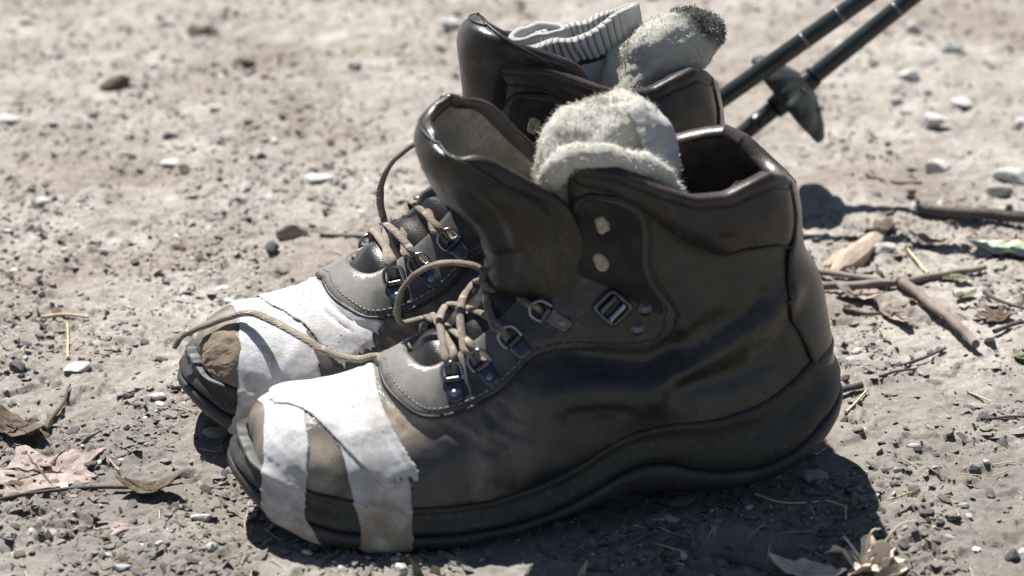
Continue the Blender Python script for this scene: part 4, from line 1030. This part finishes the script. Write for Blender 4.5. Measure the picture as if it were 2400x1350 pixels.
# which ground the camera sees, for scattering
def scatter_xy(n, r):
    px = r.uniform(-60, 2460, n*2); py = r.uniform(-40, 1420, n*2)
    w = (1350+900-(1350-py)*0)/2250
    k = CAM_F/36*2400; fy = math.cos(CAM_P)-math.sin(CAM_P)*(-(py-675)/k)*0
    p = np.array([gp(a, b) for a, b in zip(px[:n], py[:n])]); return p[:, 0], p[:, 1]
def scatter(name, n, smin, smax, flat, mat, seed, base=1, sharp=.35, rise=.25, power=2.2):
    r = np.random.default_rng(seed); x, y = scatter_xy(int(n*1.7), r); kp = np.argsort(r.random(len(x))/(.12+patchy(x, y)))[:n]; x, y = x[kp], y[kp]; z = ground_z(x, y)
    B, F0_ = ICO[base]; m = len(B)
    s = smin*(smax/smin)**(r.random(n)**power)
    D = B[None]*(1+sharp*r.normal(size=(n, m, 1))*.6)
    sc = np.stack([r.uniform(.6, 1.3, n), r.uniform(.5, 1.0, n), r.uniform(.4, .9, n)*flat], -1)
    D = D*sc[:, None]*s[:, None, None]
    a = r.uniform(0, 2*PI, n); tl = r.normal(size=n)*.45
    ca, sa, ct, st_ = np.cos(a)[:, None], np.sin(a)[:, None], np.cos(tl)[:, None], np.sin(tl)[:, None]
    x1 = D[..., 0]*ct-D[..., 2]*st_; z1 = D[..., 0]*st_+D[..., 2]*ct
    V = np.stack([x1*ca-D[..., 1]*sa+x[:, None], x1*sa+D[..., 1]*ca+y[:, None], z1+(z+s*flat*rise)[:, None]], -1)
    Fx = (F0_[None]+(np.arange(n)*m)[:, None, None]).reshape(-1, 3)
    o = mesh(name, V.reshape(-1, 3), Fx, mat, smooth=False); o['kind'] = 'stuff'; return o
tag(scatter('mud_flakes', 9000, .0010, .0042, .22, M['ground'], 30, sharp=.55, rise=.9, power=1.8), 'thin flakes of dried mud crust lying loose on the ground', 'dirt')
tag(scatter('dirt_crumbs', 9000, .0004, .0020, .7, M['clod'], 31), 'small crumbs of dry earth strewn over the ground', 'dirt')
tag(scatter('gravel', 600, .0006, .0040, .6, M['pale_stone'], 32, sharp=.22), 'tiny pale grit lying in the dirt', 'gravel')
tag(scatter('bark_debris', 2600, .0006, .0040, .3, M['bark'], 33, rise=.8), 'dark bark flakes scattered on the ground', 'debris')
tag(scatter('dark_grit', 1300, .0006, .0046, .5, M['dark_stone'], 34), 'dark grit lying in the dirt', 'gravel')
r = np.random.default_rng(41); x, y = scatter_xy(260, r); parts = []
for i in range(260):
    L = r.uniform(.004, .016); a = r.uniform(0, PI); z0 = gz(x[i], y[i])+.0012; d = np.array([math.cos(a), math.sin(a), r.normal()*.12])
    parts.append(tube(np.array([[x[i], y[i], z0]+d*L*t_+np.array([0, 0, .0008*math.sin(t_*3)]) for t_ in (-.5, -.1, .25, .5)]), r.uniform(.0002, .00045), 4))
V, Fx = cat(parts); o = mesh('straw_litter', V, Fx, M['straw']); tag(o, 'fine bits of straw littering the dirt', 'litter', kind='stuff')

# ------------------------------------------------------------------ single stones
def stone(px, py, wpx, mat, label, flat=.55, asp=.75, rot=0., seed=0, sub=3, grp='loose stones on the path', name='stone', cat_='stone', sink=.25, facet=.5):
    p = gpt(px, py); dist = np.linalg.norm(p-np.array(camera.location)); s = wpx/2/(CAM_F/36*2400)*dist
    B, Fx = ICO[sub]; r = np.random.default_rng(seed+500)
    V = B.copy()
    for k in range(13):                                  # chip flat faces off a ball
        n = r.normal(size=3); n /= np.linalg.norm(n); dd = V@n; lim = r.uniform(.42, .80); V -= np.maximum(0, dd-lim)[:, None]*n*(.55+.45*facet)
    V *= (1+.06*fbm(V*2.2+seed, seed, 4))[:, None]
    V = V*np.array([1.12, 1.12*asp, 1.12*flat])*s; c, s_ = math.cos(rot), math.sin(rot)
    V = np.stack([V[:, 0]*c-V[:, 1]*s_, V[:, 0]*s_+V[:, 1]*c, V[:, 2]], -1)
    o = mesh(name, V, Fx, M[mat], smooth=False); h = -V[:, 2].min()
    o.location = (p[0], p[1], p[2]+h*(1-2*sink)); tag(o, label, cat_, grp); return o
STONES = [
 (2200, 402, 82, 'pale_stone', 'large white angular stone upper right, below another white one', .5, .7, .4),
 (2188, 293, 72, 'pale_stone', 'white wedge-shaped stone near the right edge, level with the pole basket', .6, .6, .3),
 (2072, 592, 58, 'pale_stone', 'small white flat stone beside the split wood chip', .45, .8, .5),
 (2225, 118, 60, 'grey_stone', 'greyish stone in the upper right with a dark hollow before it', .7, .8, .2),
 (2130, 185, 66, 'pale_stone', 'pale stone right of the pole basket, blurred', .5, .8, .9),
 (2260, 245, 64, 'pale_stone', 'broad pale blurred stone right of the poles', .35, .9, 0),
 (2100, 240, 44, 'grey_stone', 'little grey stone just right of the basket', .6, .8, 0),
 (2140, 68, 40, 'pale_stone', 'small pale stone at the top right between pole and frame edge', .7, .8, 0),
 (2395, 288, 46, 'pale_stone', 'white stone cut by the right edge of the view', .6, .8, 0),
 (2375, 425, 90, 'pale_stone', 'long pinkish white stone at the right edge', .45, .6, -.3),
 (2340, 455, 70, 'dark_stone', 'dark clump of earth under the pinkish stone at right', .6, .8, 0),
 (185, 862, 80, 'pale_stone', 'white slab-like stone left of the taped toes', .32, .65, .15),
 (46, 860, 44, 'dark_stone', 'dark round stone at the left edge', .75, .9, 0),
 (402, 314, 44, 'dark_stone', 'dark blue-grey stone in the middle of the left ground', .7, .7, 0),
 (297, 366, 42, 'dark_stone', 'dark sliver of stone below left of the blue-grey stone', .5, .6, .5),
 (682, 552, 84, 'clod', 'knobbly grey-brown clod at the end of the thin straight twig', .7, .75, .6),
 (640, 590, 44, 'dark_stone', 'small blackish stone just below the knobbly clod', .8, .7, .8),
 (1055, 66, 62, 'pale_stone', 'white stone at the top, left of the rear tongue', .5, .7, 0),
 (470, 76, 62, 'clod', 'brown earth clod with a dark hollow near the top left', .7, .8, .6),
 (272, 198, 86, 'bark', 'dark elongated bark lump in the upper left', .45, .4, .5),
 (575, 140, 70, 'bark', 'dark curved bark lump right of the brown clod', .45, .45, -.5),
 (522, 676, 52, 'pale_stone', 'pale stone with a dark underside above the rear toe', .5, .55, .3),
 (398, 382, 50, 'pale_stone', 'flat white stone below the dark blue-grey stone', .35, .7, 0),
 (100, 480, 46, 'pale_stone', 'white pebble on the left ground near the bent bark scrap', .45, .7, 0),
 (18, 282, 60, 'pale_stone', 'pale stone at the left edge of the view', .5, .7, 0),
 (755, 412, 90, 'pale_stone', 'long flat pale stone below the scatter left of the tongue', .25, .5, .15),
 (832, 160, 36, 'pale_stone', 'tiny round white pebble left of the rear boot top', .7, .9, 0),
 (2142, 1046, 38, 'pale_stone', 'small clean white pebble right of the front heel', .6, .6, .1),
 (2280, 1095, 36, 'grey_stone', 'small bluish grey stone far right of the boot shadow', .6, .7, 0),
 (2105, 1112, 38, 'grey_stone', 'thin grey chip just outside the edge of the boot shadow', .4, .5, .4),
 (2375, 1305, 40, 'dark_stone', 'dark round pebble in the lower right corner', .8, .9, 0),
 (470, 1206, 46, 'pale_stone', 'whitish stone left of the front toe', .4, .8, .1),
 (285, 1326, 56, 'grey_stone', 'grey flat stone at the bottom left', .35, .6, -.1),
 (35, 1296, 36, 'grey_stone', 'little grey pebble in the bottom left corner', .5, .8, 0),
 (500, 1010, 70, 'clod', 'crumbly clod under the rear toe', .45, .7, .1),
 (375, 935, 44, 'pale_stone', 'small pale pebble in front of the rear toe', .5, .8, 0),
 (300, 937, 34, 'dark_stone', 'small dark pebble left of the pale one before the rear toe', .7, .8, 0),
 (430, 918, 36, 'grey_stone', 'bluish grey pebble just before the rear toe', .5, .7, .2),
 (700, 1290, 52, 'dark_stone', 'dark stone lying in the shadow of the front toe', .5, .7, 0),
 (1570, 1166, 110, 'dark_stone', 'smooth dark stone under the arch of the front boot', .38, .6, -.1),
 (1555, 1205, 80, 'pale_stone', 'pale chalky smear of stone in the shadow below the arch', .10, .5, 0),
 (1590, 1318, 40, 'pale_stone', 'pale chip with pointed corner in the boot shadow at the bottom', .3, .7, .5),
 (1905, 1110, 66, 'grey_stone', 'rounded grey stone in the shadow beneath the heel', .6, .8, 0),
 (2260, 1190, 30, 'pale_stone', 'tiny white speck of stone right of the shadow', .5, .8, 0)]
for i, s in enumerate(STONES):
    stone(s[0], s[1], s[2], s[3], s[4], s[5], s[6], s[7], seed=i*3+1, grp='loose stones on the path' if s[3] != 'bark' else 'bark lumps on the path', name='bark_lump' if s[3] == 'bark' else ('earth_clod' if s[3] == 'clod' else 'stone'), cat_='bark' if s[3] == 'bark' else ('clod' if s[3] == 'clod' else 'stone'))

# ------------------------------------------------------------------ twigs, wood, leaves, straw
def twig(paths, r0, mat, label, name='twig', cat_='twig', grp='twigs on the path', lift=.0, seed=0):
    """paths: list of ([(px, py)], r start, r end); the first is the stem, others are side shoots"""
    base = gpt(*paths[0][0][0]); root = None
    for k, (pts, ra, rb) in enumerate(paths):
        P = np.array([gpt(*q) for q in pts]); n = max(10, int(np.linalg.norm(np.diff(P, axis=0), axis=1).sum()/.004)); Q = resample(P, n)
        zz = smooth1(ground_z(Q[:, 0], Q[:, 1]), 2); rr = np.linspace(ra, rb, n)
        Q[:, 2] = np.maximum(np.linspace(zz[0], zz[-1], n)+.0007, zz*.6+.4*zz.max())+rr*1.25+lift
        Q += .0007*np.stack([vnoise(Q/.012, seed+k), vnoise(Q/.012, seed+7+k), vnoise(Q/.02, seed+8+k)], -1)
        V, Fx = tube(Q, rr, 9, jit=.14, seed=seed+k)
        if k == 0:
            root = mesh(name, V-base, Fx, M[mat]); root.location = base; tag(root, label, cat_, grp)
        else: mesh('side_shoot', V-base, Fx, M[mat], root)
    return root
twig([([(1915, 690), (2010, 688), (2100, 680), (2200, 660), (2310, 636)], .0026, .0015), ([(2108, 684), (2160, 718), (2230, 768), (2286, 822)], .0030, .0024)], 0, 'twig', 'forked grey twig right of the front boot, its thick branch pointing down', seed=1)
twig([([(1905, 655), (1960, 660), (2030, 668), (2080, 678)], .0018, .0014)], 0, 'twig', 'short grey twig touching the back of the front boot', seed=11)
twig([([(2150, 508), (2230, 516), (2320, 520), (2430, 528)], .0034, .0036)], 0, 'dark_twig', 'thick dark twig running out of the right edge under the pole shadow', seed=21)
twig([([(752, 556), (815, 561), (905, 566)], .0009, .0012)], 0, 'dark_twig', 'thin straight twig left of the rear laces', seed=31)
twig([([(1945, 928), (1985, 915), (2022, 905)], .0019, .0017)], 0, 'dark_twig', 'stub of dark twig behind the front heel', seed=41)
twig([([(-40, 1185), (70, 1160), (160, 1148), (250, 1143), (340, 1140), (425, 1118)], .0009, .0011)], 0, 'dark_twig', 'long thin leaf stalk across the lower left ground', seed=51)
twig([([(105, 1010), (125, 975), (150, 940), (163, 900)], .0015, .0005), ], 0, 'bark', 'narrow dark twig standing above the faded leaf at left', seed=61)
twig([([(160, 838), (158, 800), (155, 752)], .0006, .0005), ([(95, 756), (150, 748), (210, 752)], .0010, .0008)], 0, 'straw', 'dry grass stalk with a crosspiece at the far left', seed=71)
twig([([(1985, 968), (2010, 940), (2035, 912)], .0007, .0006)], 0, 'straw', 'tan splinter leaning beside the twig stub behind the heel', name='splinter', cat_='splinter', seed=81)
twig([([(2125, 598), (2150, 630), (2175, 660)], .0008, .0007)], 0, 'straw', 'pale thin stick lying above the forked twig', seed=91)
twig([([(2030, 425), (2095, 437), (2160, 436)], .0011, .0007)], 0, 'bark', 'small dark twig between the pole shadow and the white stones', seed=101)
twig([([(2300, 985), (2350, 983), (2420, 978)], .0007, .0007)], 0, 'dark_twig', 'thin dark twig at the right edge level with the heel', seed=111)
twig([([(1690, 1300), (1760, 1325), (1830, 1352)], .0013, .0012)], 0, 'dark_twig', 'dark stick in the front shadow at the bottom edge', seed=121)
twig([([(1252, 1286), (1290, 1302), (1305, 1312)], .0009, .0005)], 0, 'dark_twig', 'short dark splinter in the shadow below the sole', name='splinter', cat_='splinter', seed=131)
twig([([(2120, 860), (2170, 838), (2215, 815)], .0010, .0007)], 0, 'dark_twig', 'thin dark twig lying below the thick end of the forked twig', seed=141)
twig([([(2305, 700), (2350, 722), (2405, 735)], .0012, .0009)], 0, 'bark', 'curved brown twig among the leaf scraps at the right edge', seed=151)
twig([([(2330, 790), (2372, 770), (2410, 764)], .0014, .0010)], 0, 'dark_twig', 'dark broken twig at the right edge under the torn leaf', seed=161)
twig([([(2210, 745), (2236, 770), (2262, 776)], .0007, .0006)], 0, 'dark_twig', 'small dark twig beside the thick branch of the forked twig', seed=171)
twig([([(1975, 735), (2030, 742), (2085, 735)], .0011, .0008)], 0, 'bark', 'short brown twig under the stem of the forked twig near the boot', seed=181)
twig([([(2060, 885), (2105, 872), (2150, 868)], .0008, .0006)], 0, 'dark_twig', 'dark sliver of twig in open dirt right of the front heel', seed=191)
STRAWS = [([(1770, 1152), (1830, 1172), (1900, 1174), (1920, 1170)], 'pale bent straw lying in the boot shadow near the heel'), ([(1935, 1172), (1970, 1184), (1985, 1192)], 'short pale straw end further right in the boot shadow'), ([(1985, 1186), (1983, 1222)], 'upright broken straw in the boot shadow'),
          ([(1820, 1305), (1880, 1325), (1935, 1338)], 'long pale straw leading to the curled leaf'), ([(2265, 918), (2325, 938)], 'yellowish straw right of the front heel'), ([(2240, 700), (2290, 730), (2330, 748)], 'pale straw beside the leaf scraps at right')]
for i, (pts, lb) in enumerate(STRAWS): twig([(pts, .00055, .0004)], 0, 'straw', lb, name='straw', cat_='straw', grp='single straws on the path', seed=200+i*7)

# split wood chip
def chip(cx, cy, ang, L, w, h, mat, label, name, cat_, seed, tilt=0):
    p = gpt(cx, cy); n = 26; u = np.linspace(-1, 1, n); a = np.linspace(0, 2*PI, 14, endpoint=False)
    wd = (1-.75*np.abs(u)**6)*(1+.15*np.sin(u*5+seed)); R = []
    for i in range(n):
        R.append(np.stack([np.full(14, u[i]*L/2), np.cos(a)*w/2*max(wd[i], .12), np.sign(np.sin(a))*np.abs(np.sin(a))**.6*h/2*max(wd[i], .2)+tilt*u[i]], -1))
    R = np.array(R); R += (.13*w*fbm(R/w*np.array([.3, 2.4, 2.4]), seed, 3))[..., None]*np.array([.3, 1, 1]); R[:2, :, 0] += .3*w*vnoise(R[:2]/w*3, seed+1); R[-2:, :, 0] += .4*w*vnoise(R[-2:]/w*3, seed+2)
    c, s = math.cos(ang), math.sin(ang); R = np.stack([R[..., 0]*c-R[..., 1]*s, R[..., 0]*s+R[..., 1]*c, R[..., 2]], -1)
    V = R.reshape(-1, 3); Fx = gfaces(n, 14, 0, True).tolist()+[list(range(14))[::-1], [(n-1)*14+k for k in range(14)]]
    o = mesh(name, V, Fx, M[mat], smooth=False); o.location = (p[0], p[1], p[2]+h*.45); tag(o, label, cat_); return o
chip(2010, 602, 1.0, .062, .013, .009, 'wood', 'split pale wood chip lying right of the front boot collar', 'wood_chip', 'wood chip', 3)
chip(2062, 552, .9, .020, .012, .006, 'bark', 'dark bark scrap stuck at the top of the wood chip', 'bark_scrap', 'bark', 5, .002)
chip(1962, 600, 1.05, .034, .005, .003, 'wood', 'thin wood splinter alongside the wood chip', 'wood_splinter', 'wood chip', 8)

# leaves
def leaf(cx, cy, outline, size, mat, label, rot=0, curl=.3, seed=0, lift=.0015, stalk=None, name='dead_leaf', flatten=1.):
    """outline in unit coordinates round the midrib; built as a cupped sheet with veins standing proud"""
    p = gpt(cx, cy); B = resample(np.array(outline, float), 110, True, smooth=False); nr = 16
    rows = [B*k for k in np.linspace(1, .02, nr)]
    R = np.array(rows); z = curl*((R**2).sum(-1))*.5+.10*fbm(R*1.6+seed, seed, 3)*np.linspace(1, .2, nr)[:, None]*flatten
    aa = np.arctan2(R[..., 1], R[..., 0]); 
    z = z+.025*np.abs(np.sin(aa*2.5))*flatten
    P = np.stack([R[..., 0], R[..., 1], z], -1)*size; c, s = math.cos(rot), math.sin(rot); P = np.stack([P[..., 0]*c-P[..., 1]*s, P[..., 0]*s+P[..., 1]*c, P[..., 2]], -1)
    gzv = ground_z(P[..., 0]+p[0], P[..., 1]+p[1])
    gs_ = np.minimum(gzv.max(), np.roll(gzv, 2, 1)*.25+np.roll(gzv, -2, 1)*.25+gzv*.5+.0006); P[..., 2] = P[..., 2]+.75*gs_+.25*gzv.max()-p[2]
    V = np.concatenate([P.reshape(-1, 3), P.reshape(-1, 3)-[0, 0, .0004]]); n = nr*110
    Fx = gfaces(nr, 110, 0, True).tolist()+[f[::-1] for f in gfaces(nr, 110, n, True).tolist()]+[[i, (i+1) % 110, n+(i+1) % 110, n+i][::-1] for i in range(110)]
    root = empty(name, (p[0], p[1], p[2]+lift)); tag(root, label, 'leaf', 'leaves on the ground')
    bl = mesh('leaf_blade', V, Fx, M[mat], root, recalc=True)
    for k in range(0, len(outline), max(1, len(outline)//5)):
        q = np.array(outline[k])*.93; t_ = np.linspace(.03, 1, 12)[:, None]; Q = q*t_; zz = curl*(Q**2).sum(1)*.5+.02
        Q3 = np.stack([Q[:, 0], Q[:, 1], zz], 1)*size; Q3 = np.stack([Q3[:, 0]*c-Q3[:, 1]*s, Q3[:, 0]*s+Q3[:, 1]*c, Q3[:, 2]], -1)
        Q3[:, 2] += .75*ground_z(Q3[:, 0]+p[0], Q3[:, 1]+p[1])+.25*gzv.max()+.0006-p[2]
        mesh('leaf_vein', *tube(Q3, np.linspace(.0006, .0002, 12), 5), M['bark'] if mat == 'leaf' else M[mat], bl)
    return root
MAPLE = [(0, -.55), (.25, -.5), (.75, -.55), (.55, -.25), (1.0, .1), (.6, .12), (.62, .5), (.3, .3), (.12, .62), (0, 1.05), (-.15, .6), (-.35, .32), (-.68, .5), (-.6, .1), (-1.0, .05), (-.55, -.25), (-.7, -.55), (-.25, -.5)]
OVAL = [(0, -1), (.3, -.6), (.42, -.1), (.36, .4), (.15, .8), (0, 1), (-.15, .8), (-.36, .4), (-.42, -.1), (-.3, -.6)]
leaf(95, 1105, MAPLE, .036, 'leaf', 'big faded pinkish leaf with torn lobes at the lower left', .5, .03, 3, flatten=.5, lift=-.0012)
leaf(190, 1240, MAPLE, .030, 'leaf', 'second faded brown leaf pressed into the dirt, below the stalk', -1.2, .01, 5, lift=-.0018, flatten=.5)
leaf(40, 1010, OVAL, .022, 'bark', 'dark curled leaf edge above the pinkish leaf', .9, .9, 7)
leaf(2365, 590, OVAL, .024, 'pale_green', 'pale green leaf near the right edge', 1.35, .08, 9, name='green_leaf')
leaf(2095, 748, OVAL, .015, 'leaf', 'crumpled pinkish brown leaf below the forked twig', .5, .6, 11)
leaf(2010, 705, OVAL, .016, 'leaf', 'small curled brown leaf under the short grey twig', 1.3, .9, 13)
leaf(2262, 705, OVAL, .009, 'green', 'small green leaf scrap among litter right of the forked twig', -.9, .5, 15, name='green_leaf')
leaf(2240, 665, OVAL, .010, 'green', 'tiny yellow green scrap on the forked twig', 1.2, .5, 16, name='green_leaf')
leaf(2330, 750, MAPLE, .012, 'bark', 'dark brown torn leaf at the right among straw', .3, .2, 17)
leaf(2180, 585, OVAL, .014, 'leaf', 'brownish leaf scrap below the lower pole shadow', 1.1, .7, 19)
leaf(2392, 848, OVAL, .008, 'green', 'green leaf scrap at the right edge above the lone straws', .4, .5, 21, name='green_leaf')
leaf(2015, 1195, OVAL, .008, 'leaf', 'small brown leaf bit in the boot shadow', .2, .6, 23)
leaf(1890, 1345, OVAL, .018, 'pale_leaf', 'grey papery leaf at the bottom edge by the curled leaf', 1.2, .5, 25)
leaf(350, 1150, OVAL, .016, 'bark', 'dark shrivelled leaf at the end of the long stalk', 1.5, 1.2, 27)
# curled dry leaf, bottom right: a few rolled papery lobes
cl = empty('curled_leaf', gpt(2030, 1345)); tag(cl, 'curled pale dry leaf in the sun at the tip of the boot shadow', 'leaf', 'leaves on the ground')
rc = np.random.default_rng(77)
for k in range(9):
    n, m = 18, 12; U, V_ = np.meshgrid(np.linspace(0, 1, n), np.linspace(-1, 1, m), indexing='ij')
    L = rc.uniform(.008, .016); wd = L*.38*np.sin(U*2.9+.15)**.8*(1+.25*vnoise(np.stack([U*4, V_*0+k], -1), k)); curl_ = rc.uniform(1.2, 3.4); rad = L*.30
    P = np.stack([U*L, np.sin(V_*curl_*.5)*wd, (1-np.cos(V_*curl_*.5))*wd*.9+L*.35*np.sin(U*rc.uniform(1.5, 3.2))*rc.uniform(.3, 1)], -1)
    P = P+(.0030*fbm(P/.009, k, 3))[..., None]*np.array([.4, .6, 1])
    E_ = np.array(Euler((rc.normal()*.5, -abs(rc.normal())*.45, k*.75+rc.normal()*.4)).to_matrix()); P = P@E_.T+np.array([rc.normal()*.003, rc.normal()*.002, .003])
    V, Fx = shell(P, .00035); mesh('leaf_lobe', V, Fx, M['pale_leaf'], cl, recalc=True)
for k in range(3):
    q = np.array([(0, 0, .004), (.006*(k-1), .003, .012), (.012*(k-1)+.002, .004, .017+.003*k), (.016*(k-1)+.006, .006, .016+.004*k)]); mesh('leaf_stalk', *tube(resample(q, 16), np.linspace(.0007, .0004, 16), 5), M['pale_leaf'], cl)
# grass blades
def blade(px, py, h, lean, mat, label, seed=0):
    p = gpt(px, py); t_ = np.linspace(0, 1, 14); c = np.stack([lean[0]*t_**1.5, lean[1]*t_**1.5, h*t_*(1-.15*t_)], 1)
    w = .0016*(1-t_**2)+.0001; V = np.concatenate([c+np.array([1, .3, 0])*w[:, None], c+np.array([0, 0, .0]) +np.array([0, .0006, 0]), c-np.array([1, .3, 0])*w[:, None]]); n = 14
    Fx = [[i, i+1, n+i+1, n+i] for i in range(n-1)]+[[n+i, n+i+1, 2*n+i+1, 2*n+i] for i in range(n-1)]
    o = mesh('grass_blade', V, Fx, M[mat]); o.location = p; tag(o, label, 'grass', 'single grass blades'); return o
blade(985, 1352, .014, (-.006, .0), 'green', 'single green grass blade at the bottom edge')
blade(1362, 1348, .010, (.003, .0), 'straw', 'pale thin dry blade right of the green one at the bottom edge')
blade(198, 1045, .009, (.012, .002), 'green', 'green blade bent over beside the big faded leaf')
